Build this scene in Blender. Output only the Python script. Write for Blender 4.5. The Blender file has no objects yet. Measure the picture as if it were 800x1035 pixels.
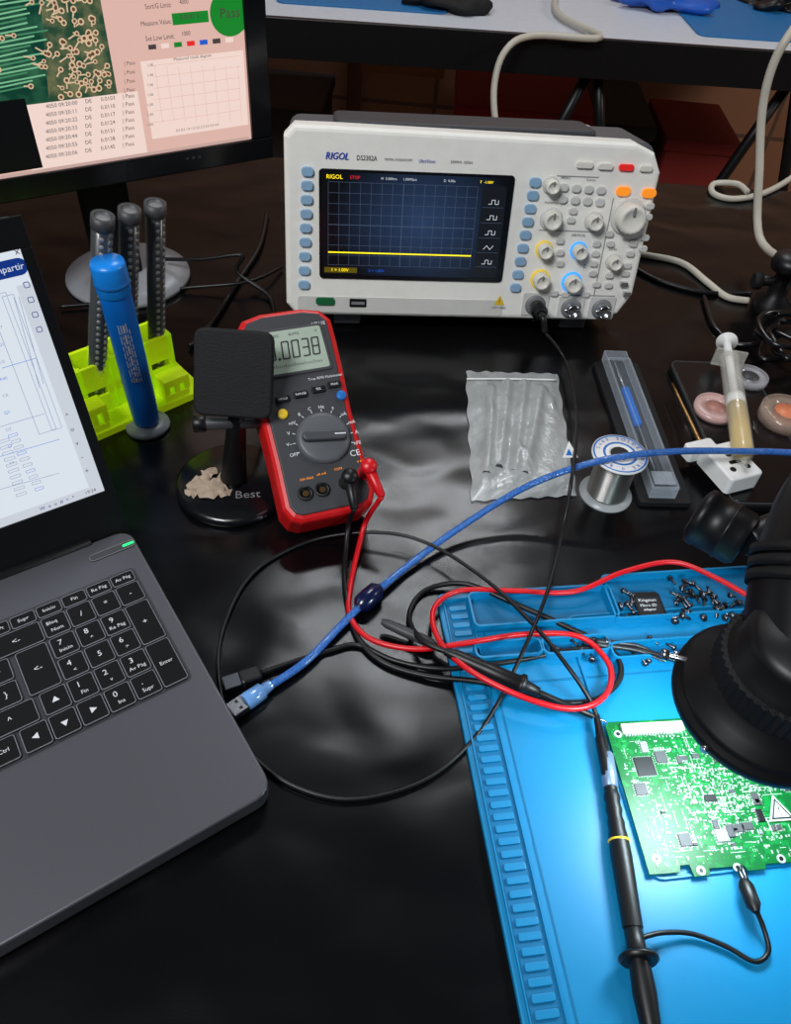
import bpy, bmesh, math, random
from mathutils import Vector, Matrix
random.seed(7)
SC=bpy.context.scene; COL=SC.collection
SC.view_settings.view_transform='Standard'
V=Vector; R=math.radians
# ------------------------------------------------------------ camera
TH=R(47); RO=R(5.5); FP=790.0
CAM=V((0,0,.5))
R0=V((1,0,0)); U0=V((0,math.sin(TH),math.cos(TH))); FW=V((0,math.cos(TH),-math.sin(TH)))
RV=R0*math.cos(RO)+U0*math.sin(RO); UV=-R0*math.sin(RO)+U0*math.cos(RO)
cd=bpy.data.cameras.new('camera'); cam=bpy.data.objects.new('camera',cd); COL.objects.link(cam)
cd.sensor_fit='VERTICAL'; cd.sensor_height=36; cd.lens=36*FP/1035; cd.clip_start=.01
mm=Matrix((RV,UV,-FW)).transposed().to_4x4(); mm.translation=CAM; cam.matrix_world=mm
SC.camera=cam
def ray(px,py): return FW+RV*((px-400)/FP)+UV*((517.5-py)/FP)
def P(px,py,z=0.):
    d=ray(px,py); return CAM+d*((z-.5)/d.z)
def PD(px,py,t): return CAM+ray(px,py)*t
def frame(o,x,y):
    x=V(x).normalized(); y=V(y); y=(y-x*x.dot(y)).normalized(); z=x.cross(y)
    m=Matrix((x,y,z)).transposed().to_4x4(); m.translation=V(o); return m
def framey(o,y): return frame(o,(y.y,-y.x,0),y)
def rotz(o,deg): return Matrix.Translation(V(o))@Matrix.Rotation(R(deg),4,'Z')
def uv(M,px,py,w=0.):
    Mi=M.inverted(); o=Mi@CAM; d=Mi.to_3x3()@ray(px,py); t=(w-o.z)/d.z; p=o+d*t; return V((p.x,p.y,w))
def dep(M,px,py,w=0.):
    return (M@uv(M,px,py,w)-CAM).dot(FW)
# ------------------------------------------------------------ materials
def c(r,g,b):
    f=lambda v:(v/255/12.92 if v/255<=.04045 else ((v/255+.055)/1.055)**2.4)
    return (f(r),f(g),f(b))
def mat(name,col,rough=.5,metal=0,es=0,alpha=1,coat=0,var=.08,ns=60,bump=0,bs=200,spec=.5,trans=0,emit=None):
    m=bpy.data.materials.new(name); m.use_nodes=True; nt=m.node_tree; b=nt.nodes['Principled BSDF']
    tc=nt.nodes.new('ShaderNodeTexCoord'); n=nt.nodes.new('ShaderNodeTexNoise'); n.inputs['Scale'].default_value=ns; n.inputs['Detail'].default_value=3
    nt.links.new(tc.outputs['Object'],n.inputs['Vector'])
    mx=nt.nodes.new('ShaderNodeMix'); mx.data_type='RGBA'
    mx.inputs[6].default_value=(*[v*(1-var) for v in col],1); mx.inputs[7].default_value=(*[min(1,v*(1+var)) for v in col],1)
    nt.links.new(n.outputs['Fac'],mx.inputs[0]); nt.links.new(mx.outputs[2],b.inputs['Base Color'])
    b.inputs['Roughness'].default_value=rough; b.inputs['Metallic'].default_value=metal; b.inputs['Alpha'].default_value=alpha
    b.inputs['Coat Weight'].default_value=coat; b.inputs['Specular IOR Level'].default_value=spec; b.inputs['Transmission Weight'].default_value=trans
    if es:
        if emit: b.inputs['Emission Color'].default_value=(*emit,1)
        else: nt.links.new(mx.outputs[2],b.inputs['Emission Color'])
        b.inputs['Emission Strength'].default_value=es
        if not emit: b.inputs['Specular IOR Level'].default_value=.2
    if bump:
        n2=nt.nodes.new('ShaderNodeTexNoise'); n2.inputs['Scale'].default_value=bs; nt.links.new(tc.outputs['Object'],n2.inputs['Vector'])
        bp=nt.nodes.new('ShaderNodeBump'); bp.inputs['Strength'].default_value=bump; bp.inputs['Distance'].default_value=.002
        nt.links.new(n2.outputs['Fac'],bp.inputs['Height']); nt.links.new(bp.outputs[0],b.inputs['Normal'])
    return m
def scr(name,col,es=1.0): 
    return mat(name,(0,0,0),.35,0,es,emit=col)
def ramp_emit(name,c1,c2,scale,es=.9,p0=.4,p1=.7,det=3):
    m=bpy.data.materials.new(name); m.use_nodes=True; nt=m.node_tree; b=nt.nodes['Principled BSDF']; tc=nt.nodes.new('ShaderNodeTexCoord'); nz=nt.nodes.new('ShaderNodeTexNoise'); nz.inputs['Scale'].default_value=scale; nz.inputs['Detail'].default_value=det; cr=nt.nodes.new('ShaderNodeValToRGB')
    cr.color_ramp.elements[0].color=(*c1,1); cr.color_ramp.elements[1].color=(*c2,1); cr.color_ramp.elements[0].position=p0; cr.color_ramp.elements[1].position=p1
    nt.links.new(tc.outputs['Object'],nz.inputs[0]); nt.links.new(nz.outputs['Fac'],cr.inputs[0]); nt.links.new(cr.outputs[0],b.inputs['Emission Color']); b.inputs['Base Color'].default_value=(0,0,0,1); b.inputs['Emission Strength'].default_value=es; b.inputs['Roughness'].default_value=.3
    return m
BLK=mat('black_plastic',c(15,15,17),.4,spec=.4); BLKG=mat('gloss_black',c(12,13,16),.24,coat=.1); BLKM=mat('matte_black',c(19,19,21),.65,bump=.3,bs=900,spec=.3)
BLKS=mat('satin_black',c(13,13,15),.42,spec=.35)
DGR=mat('dark_grey',c(58,59,62),.5); GRY=mat('mid_grey',c(120,122,124),.5); LGR=mat('light_grey',c(222,220,210),.45); WHT=mat('white_plastic',c(232,232,230),.4)
STEEL=mat('steel',c(190,192,196),.25,1); STEELD=mat('dark_steel',c(96,98,104),.35,1); GOLD=mat('brass',c(170,130,84),.3,1)
RED=mat('red_rubber',c(206,18,22),.4); REDC=mat('red_cable',c(206,14,26),.35); BLUE=mat('blue_plastic',c(22,110,190),.4); BLUEC=mat('blue_cable',c(54,112,196),.18,coat=.8,var=.85,ns=650,bump=.9,bs=700)
YEL=mat('yellow_plastic',c(226,190,40),.4); LIME=mat('lime_plastic',c(206,240,22),.45,bump=.2,bs=500,es=.14)  # lime stands for fluorescent plastic, with a slight glow put into the material
ORG=mat('orange_lit',c(240,140,40),.4,es=.5); REDB=mat('red_button',c(220,40,40),.4,es=.3); WTX=mat('white_print',c(225,228,232),.5); BTX=mat('blue_print',c(14,62,176),.5); KTX=mat('dark_print',c(34,36,40),.5)
# ------------------------------------------------------------ mesh builder
TG={}
def tgeo(s):
    if s not in TG:
        cu=bpy.data.curves.new('t','FONT'); cu.body=s; cu.size=1; cu.align_x='CENTER'; cu.align_y='CENTER'; cu.resolution_u=2
        ob=bpy.data.objects.new('t',cu); me=bpy.data.meshes.new_from_object(ob)
        TG[s]=([v.co.copy() for v in me.vertices],[tuple(p.vertices) for p in me.polygons])
        bpy.data.objects.remove(ob); bpy.data.curves.remove(cu); bpy.data.meshes.remove(me)
    return TG[s]
def rrect(x0,y0,x1,y1,r,n=4):
    out=[]
    for cx,cy,a in ((x1-r,y0+r,-90),(x1-r,y1-r,0),(x0+r,y1-r,90),(x0+r,y0+r,180)):
        for i in range(n+1):
            t=R(a+90*i/n); out.append((cx+r*math.cos(t),cy+r*math.sin(t)))
    return out
def circ(cx,cy,r,n=24): return [(cx+r*math.cos(2*math.pi*i/n),cy+r*math.sin(2*math.pi*i/n)) for i in range(n)]
def inset(poly,d):
    n=len(poly); out=[]
    for i in range(n):
        a=V(poly[i-1][:2]); b=V(poly[i][:2]); e=V(poly[(i+1)%n][:2])
        d1=(b-a); d2=(e-b)
        if d1.length<1e-9: d1=d2
        if d2.length<1e-9: d2=d1
        d1.normalize(); d2.normalize()
        n1=V((-d1.y,d1.x)); n2=V((-d2.y,d2.x)); nn=n1+n2
        if nn.length<1e-6: nn=n1
        nn.normalize(); k=max(.5,nn.dot(n1)); q=b+nn*(d/k); out.append((q.x,q.y))
    return out
def spline(pts,k=6):
    pts=[V(p) for p in pts]; out=[]
    n=len(pts)
    for i in range(n-1):
        p0=pts[max(i-1,0)];p1=pts[i];p2=pts[i+1];p3=pts[min(i+2,n-1)]
        for j in range(k):
            t=j/k; out.append(.5*((2*p1)+(p2-p0)*t+(2*p0-5*p1+4*p2-p3)*t*t+(3*p1-p0-3*p2+p3)*t**3))
    out.append(pts[-1]); return out
class MB:
    def __init__(s): s.v=[];s.f=[];s.m=[];s.sm=[];s.mats=[]
    def add(s,vs,fs,mt,smooth=False,M=None):
        if mt not in s.mats: s.mats.append(mt)
        k=s.mats.index(mt); n=len(s.v)
        s.v+=[(M@V(v)) if M else V(v) for v in vs]
        for f in fs: s.f.append([i+n for i in f]); s.m.append(k); s.sm.append(smooth)
        return s
    def box(s,a,b,mt,bev=0,seg=2,M=None):
        bm=bmesh.new(); bmesh.ops.create_cube(bm,size=1)
        a=V(a);b=V(b); ce=(a+b)/2; sz=b-a
        for v in bm.verts: v.co=V((v.co.x*sz.x,v.co.y*sz.y,v.co.z*sz.z))+ce
        if bev: bmesh.ops.bevel(bm,geom=bm.edges[:],offset=bev,segments=seg,profile=.5,affect='EDGES')
        bm.verts.index_update()
        s.add([v.co.copy() for v in bm.verts],[[v.index for v in f.verts] for f in bm.faces],mt,False,M); bm.free(); return s
    def prism(s,poly,z0,z1,mt,bev=0,M=None,bot=0,steps=3,smooth=False):
        rings=[]
        if bot:
            for i in range(steps+1):
                t=R(90*i/steps); rings.append((inset(poly,bot*(1-math.sin(t))),z0+bot*(1-math.cos(t))))
        else: rings.append((poly,z0))
        if bev:
            for i in range(steps+1):
                t=R(90*i/steps); rings.append((inset(poly,bev*(1-math.cos(t))) if i else poly,z1-bev+bev*math.sin(t)))
        else: rings.append((poly,z1))
        n=len(poly); vs=[];fs=[]
        for pl,z in rings: vs+=[(p[0],p[1],z) for p in pl]
        for r in range(len(rings)-1):
            for i in range(n): fs.append((r*n+i,r*n+(i+1)%n,(r+1)*n+(i+1)%n,(r+1)*n+i))
        s.add(vs,fs,mt,smooth,M)
        s.add([(p[0],p[1],rings[-1][1]) for p in rings[-1][0]],[list(range(n))],mt,False,M)
        s.add([(p[0],p[1],rings[0][1]) for p in rings[0][0]],[list(range(n))[::-1]],mt,False,M)
        return s
    def rim(s,poly,w,z0,z1,mt,M=None):
        a=poly;b=inset(poly,w*.25);cc=inset(poly,w*.75);d=inset(poly,w);n=len(poly)
        vs=[(p[0],p[1],z0) for p in a]+[(p[0],p[1],z1) for p in b]+[(p[0],p[1],z1) for p in cc]+[(p[0],p[1],z0) for p in d]
        fs=[(r*n+i,r*n+(i+1)%n,(r+1)*n+(i+1)%n,(r+1)*n+i) for r in range(3) for i in range(n)]
        return s.add(vs,fs,mt,False,M)
    def lathe(s,prof,mt,n=24,M=None,smooth=True,flute=0):
        vs=[];fs=[]
        for j,(r,z) in enumerate(prof):
            for i in range(n):
                rr=r*(1-flute*(i%2)) if flute else r
                a=2*math.pi*i/n; vs.append((rr*math.cos(a),rr*math.sin(a),z))
        for j in range(len(prof)-1):
            for i in range(n): fs.append((j*n+i,j*n+(i+1)%n,(j+1)*n+(i+1)%n,(j+1)*n+i))
        s.add(vs,fs,mt,smooth,M)
        if prof[0][0]>0: s.add([vs[i] for i in range(n)],[list(range(n))[::-1]],mt,False,M)
        if prof[-1][0]>0: s.add([vs[(len(prof)-1)*n+i] for i in range(n)],[list(range(n))],mt,False,M)
        return s
    def cyl(s,a,b,r0,r1=None,mt=None,n=16,M=None,prof=None,flute=0):
        a=V(a);b=V(b); z=(b-a); L=z.length; q=z.to_track_quat('Z','Y').to_matrix().to_4x4(); q.translation=a
        r1=r0 if r1 is None else r1
        if M: q=M@q
        if prof: return s.lathe([(r,t*L) for t,r in prof],mt,n,q,True,flute)
        e=min(r0,r1)*.12
        return s.lathe([(max(r0-e,1e-5),0),(r0,e),(r1,L-e),(max(r1-e,1e-5),L)],mt,n,q,True,flute)
    def tube(s,pts,r,mt,n=8,k=6,M=None,rf=None):
        p=spline(pts,k) if k else [V(q) for q in pts]; vs=[];fs=[]
        t=(p[1]-p[0]).normalized(); nn=t.orthogonal().normalized()
        for i in range(len(p)):
            t=(p[min(i+1,len(p)-1)]-p[max(i-1,0)]).normalized(); nn=(nn-t*nn.dot(t)).normalized(); bb=t.cross(nn)
            rr=rf(i/(len(p)-1)) if rf else r
            for j in range(n):
                a=2*math.pi*j/n; vs.append(p[i]+(nn*math.cos(a)+bb*math.sin(a))*rr)
        for i in range(len(p)-1):
            for j in range(n): fs.append((i*n+j,i*n+(j+1)%n,(i+1)*n+(j+1)%n,(i+1)*n+j))
        fs.append(list(range(n))[::-1]); fs.append([(len(p)-1)*n+j for j in range(n)])
        return s.add(vs,fs,mt,True,M)
    def text(s,st,x,y,z,size,mt,M=None,rot=0,sx=1,sh=0):
        vs,fs=tgeo(st); ca=math.cos(R(rot));sa=math.sin(R(rot))
        return s.add([(x+((v.x+v.y*sh)*ca*sx-v.y*sa)*size,y+(v.x*sa*sx+v.y*ca)*size,z) for v in vs],fs,mt,False,M)
    def ptext(s,F,st,px,py,spx,mt,w=.0003,rot=0,sx=1,sh=0):
        q=uv(F,px,py,w); return s.text(st,q.x,q.y,w,spx*dep(F,px,py)/FP,mt,None,rot,sx,sh)
    def prect(s,F,x0,y0,x1,y1,mt,w=.0002):
        a=uv(F,x0,(y0+y1)/2,w);b=uv(F,x1,(y0+y1)/2,w);t=uv(F,(x0+x1)/2,y0,w);u=uv(F,(x0+x1)/2,y1,w)
        return s.add([(a.x,u.y,w),(b.x,u.y,w),(b.x,t.y,w),(a.x,t.y,w)],[(0,1,2,3)],mt)
    def line(s,a,b,wd,mt,z=0,M=None):
        a=V(a[:2]);b=V(b[:2]); d=(b-a); 
        if d.length<1e-7: return s
        d.normalize(); n=V((-d.y,d.x))*wd/2
        return s.add([(*(a-n),z),(*(b-n),z),(*(b+n),z),(*(a+n),z)],[(0,1,2,3)],mt,False,M)
    def build(s,name,parent=None,label=None,M=None):
        if M: s.v=[M@v for v in s.v]
        org=V((0,0,0))
        if parent is None:
            xs=[v.x for v in s.v];ys=[v.y for v in s.v];zs=[v.z for v in s.v]
            org=V(((min(xs)+max(xs))/2,(min(ys)+max(ys))/2,min(zs)))
        me=bpy.data.meshes.new(name); me.from_pydata([v-org for v in s.v],[],s.f)
        for m in s.mats: me.materials.append(m)
        me.polygons.foreach_set('material_index',s.m); me.polygons.foreach_set('use_smooth',s.sm); me.update()
        o=bpy.data.objects.new(name,me); COL.objects.link(o); o.location=org
        if parent: o.parent=parent
        if label: o['label']=label
        return o
def tag(o,label,cat,group=None,kind=None):
    if label: o['label']=label
    if cat: o['category']=cat
    if group: o['group']=group
    if kind: o['kind']=kind
    return o
def thing(name,label,cat,M,group=None):
    o=bpy.data.objects.new(name,None); o.empty_display_size=.02; COL.objects.link(o); o.matrix_world=M
    return tag(o,label,cat,group)
# ------------------------------------------------------------ setting
def brickmat(name,c1,c2,cm,scale):
    m=bpy.data.materials.new(name); m.use_nodes=True; nt=m.node_tree; b=nt.nodes['Principled BSDF']
    tc=nt.nodes.new('ShaderNodeTexCoord'); mp=nt.nodes.new('ShaderNodeMapping'); mp.inputs['Rotation'].default_value=(R(90),0,0)
    br=nt.nodes.new('ShaderNodeTexBrick'); br.inputs['Color1'].default_value=(*c1,1); br.inputs['Color2'].default_value=(*c2,1); br.inputs['Mortar'].default_value=(*cm,1)
    br.inputs['Scale'].default_value=scale; br.inputs['Mortar Size'].default_value=.006; br.offset=0
    nt.links.new(tc.outputs['Object'],mp.inputs['Vector']); nt.links.new(mp.outputs[0],br.inputs['Vector']); nt.links.new(br.outputs['Color'],b.inputs['Base Color'])
    b.inputs['Roughness'].default_value=.6; return m
WALLM=brickmat('brown_tile_wall',c(176,128,96),c(160,112,84),c(110,84,66),.9)
tag(MB().box((-3,2.75,-.75),(3,2.85,2.6),WALLM).build('wall_back'),'brown tiled wall behind the far bench','wall',kind='structure')
tag(MB().box((-3,-1.5,-.8),(3,2.85,-.75),mat('floor_tile',c(150,116,90),.5,ns=3,var=.3)).build('floor'),'brown tiled floor','floor',kind='structure')
# desk with glossy black cover
dm=mat('black_vinyl',c(7,7,9),.2,var=.3,ns=20,spec=.38)
nt=dm.node_tree; b=nt.nodes['Principled BSDF']; tc=nt.nodes.new('ShaderNodeTexCoord')
mpg=nt.nodes.new('ShaderNodeMapping'); mpg.inputs['Scale'].default_value=(.8,1.2,1)
n1=nt.nodes.new('ShaderNodeTexNoise'); n1.inputs['Scale'].default_value=15; n1.inputs['Detail'].default_value=.4; n1.inputs['Distortion'].default_value=.4
n2=nt.nodes.new('ShaderNodeTexNoise'); n2.inputs['Scale'].default_value=900; n2.inputs['Detail'].default_value=2
b1=nt.nodes.new('ShaderNodeBump'); b1.inputs['Strength'].default_value=1; b1.inputs['Distance'].default_value=.0040
b2=nt.nodes.new('ShaderNodeBump'); b2.inputs['Strength'].default_value=.2; b2.inputs['Distance'].default_value=.0002
nt.links.new(tc.outputs['Object'],mpg.inputs[0]); nt.links.new(mpg.outputs[0],n1.inputs['Vector']); nt.links.new(tc.outputs['Object'],n2.inputs['Vector'])
nt.links.new(n1.outputs['Fac'],b1.inputs['Height']); nt.links.new(n2.outputs['Fac'],b2.inputs['Height']); nt.links.new(b1.outputs[0],b2.inputs['Normal']); nt.links.new(b2.outputs[0],b.inputs['Normal'])
b.inputs['Roughness'].default_value=.22
DM=rotz((.1,.4,0),4)
desk=thing('workbench','long workbench covered in rippled glossy black vinyl','workbench',DM)
MB().box((-1.2,-.75,-.03),(1.3,.78,0),dm,.004).build('tabletop',desk)
for x in (-1.12,1.22):
    for y in (-.68,.7): MB().box((x-.03,y-.03,-.75),(x+.03,y+.03,-.03),BLKM,.003).build('leg',desk)
# ------------------------------------------------------------ far bench
FB=frame(P(285,17,0),P(800,52,0)-P(285,17,0),(0,1,0))
fb=thing('workbench','far white topped bench with black edge at top of photo','workbench',FB)
LAM=mat('white_laminate',c(205,210,218),.4)
MB().box((-.7,.0,-.03),(1.5,.75,0),LAM,.002).box((-.7,-.012,-.075),(1.5,0,.002),BLK,.002).build('tabletop',fb)
for x in (-.5,.56,1.02):
    m=MB()
    m.tube([(x+.12,.05,-.06),(x,.03,-.4),(x-.1,.02,-.75)],.013,BLK,6,2); m.tube([(x+.13,.05,-.06),(x+.22,.03,-.4),(x+.3,.02,-.75)],.013,BLK,6,2); m.tube([(x-.02,.03,-.46),(x+.24,.03,-.46)],.009,BLK,6,1)
    m.build('leg',fb)
BM2=mat('far_mat_blue',c(30,110,170),.5)
tag(MB().prism(rrect(-.02,.09,.35,.5,.02),.0005,.004,BM2,.001,FB).build('soldering_mat'),'blue mat on far bench at its left end','mat')
tag(MB().prism(rrect(.90,.06,1.45,.5,.02),.0005,.004,BM2,.001,FB).build('soldering_mat'),'blue mat on far bench, top right of photo','mat')
def lump(center,sx,sy,sz,mt,seed,name,label,cat,M=None,fold=.35):
    rnd=random.Random(seed); bm=bmesh.new(); bmesh.ops.create_icosphere(bm,subdivisions=4,radius=1)
    ph=[(V((rnd.uniform(-1,1),rnd.uniform(-1,1),rnd.uniform(-1,1)))*rnd.uniform(3,9),rnd.uniform(0,6)) for _ in range(7)]
    for v in bm.verts:
        k=1+fold*sum(math.sin(v.co.dot(a)+b_) for a,b_ in ph)/5; q=v.co*k; v.co=V((q.x*sx,q.y*sy,max(q.z,-.3)*sz+.3*sz))+V(center)
    bm.verts.index_update(); m=MB(); m.add([v.co.copy() for v in bm.verts],[[v.index for v in f.verts] for f in bm.faces],mt,True,M); bm.free()
    return tag(m.build(name),label,cat)
g=P(668,6,0.004); lump(g,.09,.05,.03,mat('nitrile_blue',c(30,90,190),.4),3,'glove','crumpled blue nitrile glove lying on the far bench','glove',fold=.7)
g=P(448,6,0); lump(g,.085,.06,.03,BLKM,5,'cloth','crumpled black cloth on the far bench','cloth',fold=.5)
g=P(785,8,0.004); lump(g,.06,.05,.03,BLK,9,'cable_bundle','small black cable bundle on far bench at top right','cable',fold=.8)
def ubox(x0,y0,x1,y1,z1,mt,lab,cat='box',name='storage_box'):
    m=MB(); m.box((x0,y0,-.75),(x1,y1,z1),mt,.015); m.box((x0-.008,y0-.008,z1-.03),(x1+.008,y1+.008,z1+.004),mt,.006); return tag(m.build(name),lab,cat)
ubox(.06,2.2,.42,2.6,-.27,mat('dark_red_fabric',c(150,28,26),.7),'dark red lidded box on the floor under far bench')
ubox(.66,2.3,.86,2.6,-.34,mat('dark_red_fabric2',c(130,34,26),.7),'smaller dark red lidded box under far bench, on the right')
ubox(.45,2.25,.60,2.6,-.30,mat('dark_box',c(26,26,30),.6),'tall black box between the two red boxes under far bench')
ubox(-.75,2.3,-.32,2.6,-.36,mat('dark_box2',c(40,34,32),.6),'low dark brown box under far bench, left side')
tag(MB().box((-.28,2.66,-.36),(.02,2.69,-.10),mat('wood_plank',c(150,96,58),.5,ns=12,var=.4),.004).box((-.28,2.64,-.75),(-.24,2.69,-.10),mat('wood_post',c(104,66,42),.5),.004).build('wooden_board'),'upright brown wooden board against wall under far bench','board')
WC=mat('white_cable',c(196,190,176),.45)
m=MB(); m.tube([FB@uv(FB,566,-20,.01),FB@uv(FB,563,12,.01),FB@V((.66,-.03,.0))+V((0,0,.01)),PD(540,36,1.62),PD(512,50,1.6),PD(500,85,1.62),PD(502,130,1.65),PD(515,190,1.7),PD(540,230,1.8)],.007,WC,8)
tag(m.build('white_cable'),'white cable hanging over the black edge of far bench','cable')
# ------------------------------------------------------------ oscilloscope
a=P(290,318,.024); b_=P(634,325,.024); xd=(b_-a).normalized(); back=V((-xd.y,xd.x,0)); T=R(12)
SM=frame(a,xd,back*math.sin(T)+V((0,0,1))*math.cos(T)); W=(b_-a).length; H=.185
sc=thing('oscilloscope','white digital oscilloscope with lit grid screen and many knobs','oscilloscope',SM)
PAN=mat('scope_panel',c(238,237,230),.42); PAN2=mat('scope_side',c(84,86,90),.5)
m=MB(); m.prism(rrect(.004,.012,W-.004,H-.006,.012),-.118,-.02,PAN2,0,bot=.012)
rh=m.build('rear_housing',sc)
m=MB(); m.prism([(.01,0),(W-.03,0),(W-.012,.008),(W,.03),(W,H-.03),(W-.01,H-.012),(W-.03,H-.004),(.05,H),(.012,H),(.002,H-.01),(0,.012)],-.028,0,PAN,.005,bot=.003)
m.prism(rrect(.012,.004,W*.62,.021,.003),0,.0006,mat('scope_lower',c(204,204,198),.5))
m.ptext(SM,'RIGOL',341,158,9.5,BTX,.0007,sx=.85,sh=.25); m.ptext(SM,'RIGOL',341.5,158,9.5,BTX,.0008,sx=.85,sh=.25); m.ptext(SM,'DS2302A',371,160,6.6,KTX,.0007,sx=.82); m.ptext(SM,'DIGITAL OSCILLOSCOPE',403,161.5,3.2,KTX,.0007,sx=.78); m.ptext(SM,'UltraVision',432,163,5,BTX,.0007,sx=.75); m.ptext(SM,'300MHz  2GSa/s',467,164,3.4,KTX,.0007)
for px,py,t in ((558,205,'Horizontal'),(585,238,'VERTICAL'),(620,252,'LEVEL'),(636,243,'TRIGGER'),(541,324,'CH1'),(577,325,'CH2'),(607,325,'EXT TRIG'),(572,180,'MENU'),(598,182,'Cursor')): m.ptext(SM,t,px,py,3.4,KTX,.0004)
m.ptext(SM,'1',556,265,6,YEL,.0004); m.ptext(SM,'2',591,269,6,BLUE,.0004)
gr=mat('panel_line',c(140,142,142),.5)
for (x0,y0,x1,y1) in ((545,233,603,234),(548,298,622,299),(610,200,611,300),(563,178,606,179)): m.prect(SM,x0,y0,x1,y1,gr,.0004)
fp=m.build('front_panel',sc)
q0=uv(SM,323,171); q1=uv(SM,521,180); q2=uv(SM,323,280); 
m=MB(); m.prism(rrect(q2.x,q2.y-.001,q1.x,q0.y+.001,.004),0,.0016,BLKG,.0008)
sbz=m.build('screen_bezel',sc)
D=MB(); w=.0018
d0=uv(SM,326,171,w); d1=uv(SM,515,180,w); d2=uv(SM,326,277,w); X0,X1,Y0,Y1=d2.x,d1.x,d2.y,d0.y-.002
SB=bpy.data.materials.new('scope_screen'); SB.use_nodes=True; nt=SB.node_tree; b=nt.nodes['Principled BSDF']; tc=nt.nodes.new('ShaderNodeTexCoord'); mp=nt.nodes.new('ShaderNodeMapping'); mp.vector_type='POINT'
gx=nt.nodes.new('ShaderNodeTexGradient'); gx.gradient_type='SPHERICAL'; mp.inputs['Scale'].default_value=(11,13,0); mp.inputs['Location'].default_value=(-(X0+X1)/2*11-.1,-(Y0*.45+Y1*.55)*13,0)
cr=nt.nodes.new('ShaderNodeValToRGB'); cr.color_ramp.elements[0].color=(*c(8,10,16),1); cr.color_ramp.elements[1].color=(*c(44,64,98),1)
nt.links.new(tc.outputs['Object'],mp.inputs[0]); nt.links.new(mp.outputs[0],gx.inputs[0]); nt.links.new(gx.outputs['Fac'],cr.inputs[0]); nt.links.new(cr.outputs[0],b.inputs['Emission Color']); b.inputs['Emission Strength'].default_value=.85; b.inputs['Base Color'].default_value=(0,0,0,1); b.inputs['Roughness'].default_value=.3
D.add([(X0,Y0,w),(X1,Y0,w),(X1,Y1,w),(X0,Y1,w)],[(0,1,2,3)],SB)
gl=scr('grid_line',c(72,86,110),1); yt=scr('yellow_trace',c(255,225,20),1.6); bl=scr('blue_ui',c(30,90,200),1); wt=scr('white_ui',c(200,206,216),1); rd=scr('red_ui',c(230,40,40),1)
gx0,gx1,gy0,gy1=X0+.006,X1-.030,Y0+.010,Y1-.009
for i in range(15):
    x=gx0+(gx1-gx0)*i/14; D.line((x,gy0),(x,gy1),.0003 if i!=7 else .0006,gl,w+.0001)
for i in range(9):
    y=gy0+(gy1-gy0)*i/8; D.line((gx0,y),(gx1,y),.0003 if i!=4 else .0006,gl,w+.0001)
ty=gy0+(gy1-gy0)*.16; D.line((gx0,ty),(gx1,ty),.0013,yt,w+.0002)
D.text('RIGOL',X0+.012,Y1-.0045,w+.0002,.0055,yt); D.text('STOP',X0+.032,Y1-.0045,w+.0002,.0042,rd); D.text('H  5.000ms      1.00MSa/s',X0+.075,Y1-.0045,w+.0002,.0034,wt); D.text('D  0.00s',X0+.125,Y1-.0045,w+.0002,.0034,wt); D.text('T  -1.00V',X1-.022,Y1-.0045,w+.0002,.0036,yt)
D.add([(X0+.002,Y0+.002,w+.0001),(X0+.036,Y0+.002,w+.0001),(X0+.036,Y0+.0075,w+.0001),(X0+.002,Y0+.0075,w+.0001)],[(0,1,2,3)],scr('ch_dim',c(90,78,12),1))
D.text('1 = 1.00V',X0+.018,Y0+.0048,w+.0002,.0046,yt); D.text('2 = 1.00V',X0+.056,Y0+.0048,w+.0002,.0042,bl)
D.add([(X1-.025,Y0+.002,w+.0001),(X1-.001,Y0+.002,w+.0001),(X1-.001,Y1-.008,w+.0001),(X1-.025,Y1-.008,w+.0001)],[(0,1,2,3)],scr('menu_dark',c(18,20,26),1))
for i in range(5):
    y=Y1-.022-i*.0150
    D.line((X1-.024,y-.0062),(X1-.002,y-.0062),.0003,gl,w+.00015)
    for k in range(3):
        D.line((X1-.018+k*.0034,y-.003+(k%2)*.004),(X1-.0146+k*.0034,y-.003+((k%2) if i!=3 else 1-(k%2))*.004),.0006,wt,w+.0002); D.line((X1-.0146+k*.0034,y-.003),(X1-.0146+k*.0034,y+.001),.0006,wt,w+.0002) if i!=3 else None
D.build('display',sbz)
SBT=mat('side_button',c(138,174,204),.4)
def pill(px,py,w_,h_,mt,hh=.003,name='button',rr=.4,lab=None):
    q=uv(SM,px,py); r=min(w_,h_)*rr
    return MB().prism(rrect(q.x-w_/2,q.y-h_/2,q.x+w_/2,q.y+h_/2,r),0,hh,mt,.0008).build(name,fp,lab)
for i in range(9): pill(311-i*.45,173+i*14.3,.0118,.0088,SBT,lab='light blue softkey')
for i in range(9): pill(541-i*2.5,184+i*13.3,.0118,.0088,SBT,lab='light blue softkey')
pill(591,166.5,.017,.006,LGR); pill(612,168,.015,.006,LGR); pill(633,169,.015,.006,REDB,lab='red button'); pill(653,170,.013,.006,LGR)
pill(630,193,.015,.009,ORG,rr=.49,lab='lit orange button'); pill(656,195,.015,.009,ORG,rr=.49,lab='lit orange button')
PBT=mat('panel_button',c(204,204,200),.45)
for i in range(4):
    for j in range(2): pill(570+i*12.5-j*1.2,189+i*1+j*12,.0092,.0076,PBT)
for px,py in ((577,222),(579,213),(616,236),(566,266),(603,246),(602,256),(600,266),(599,276),(566,243),(566,255),(603,287),(640,246),(637,256),(617,246),(616,278),(615,288),(560,296),(572,297),(592,297),(657,208),(655,219),(652,240),(650,251),(634,268),(632,276)): pill(px,py,.0088,.0062,PBT)
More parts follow.
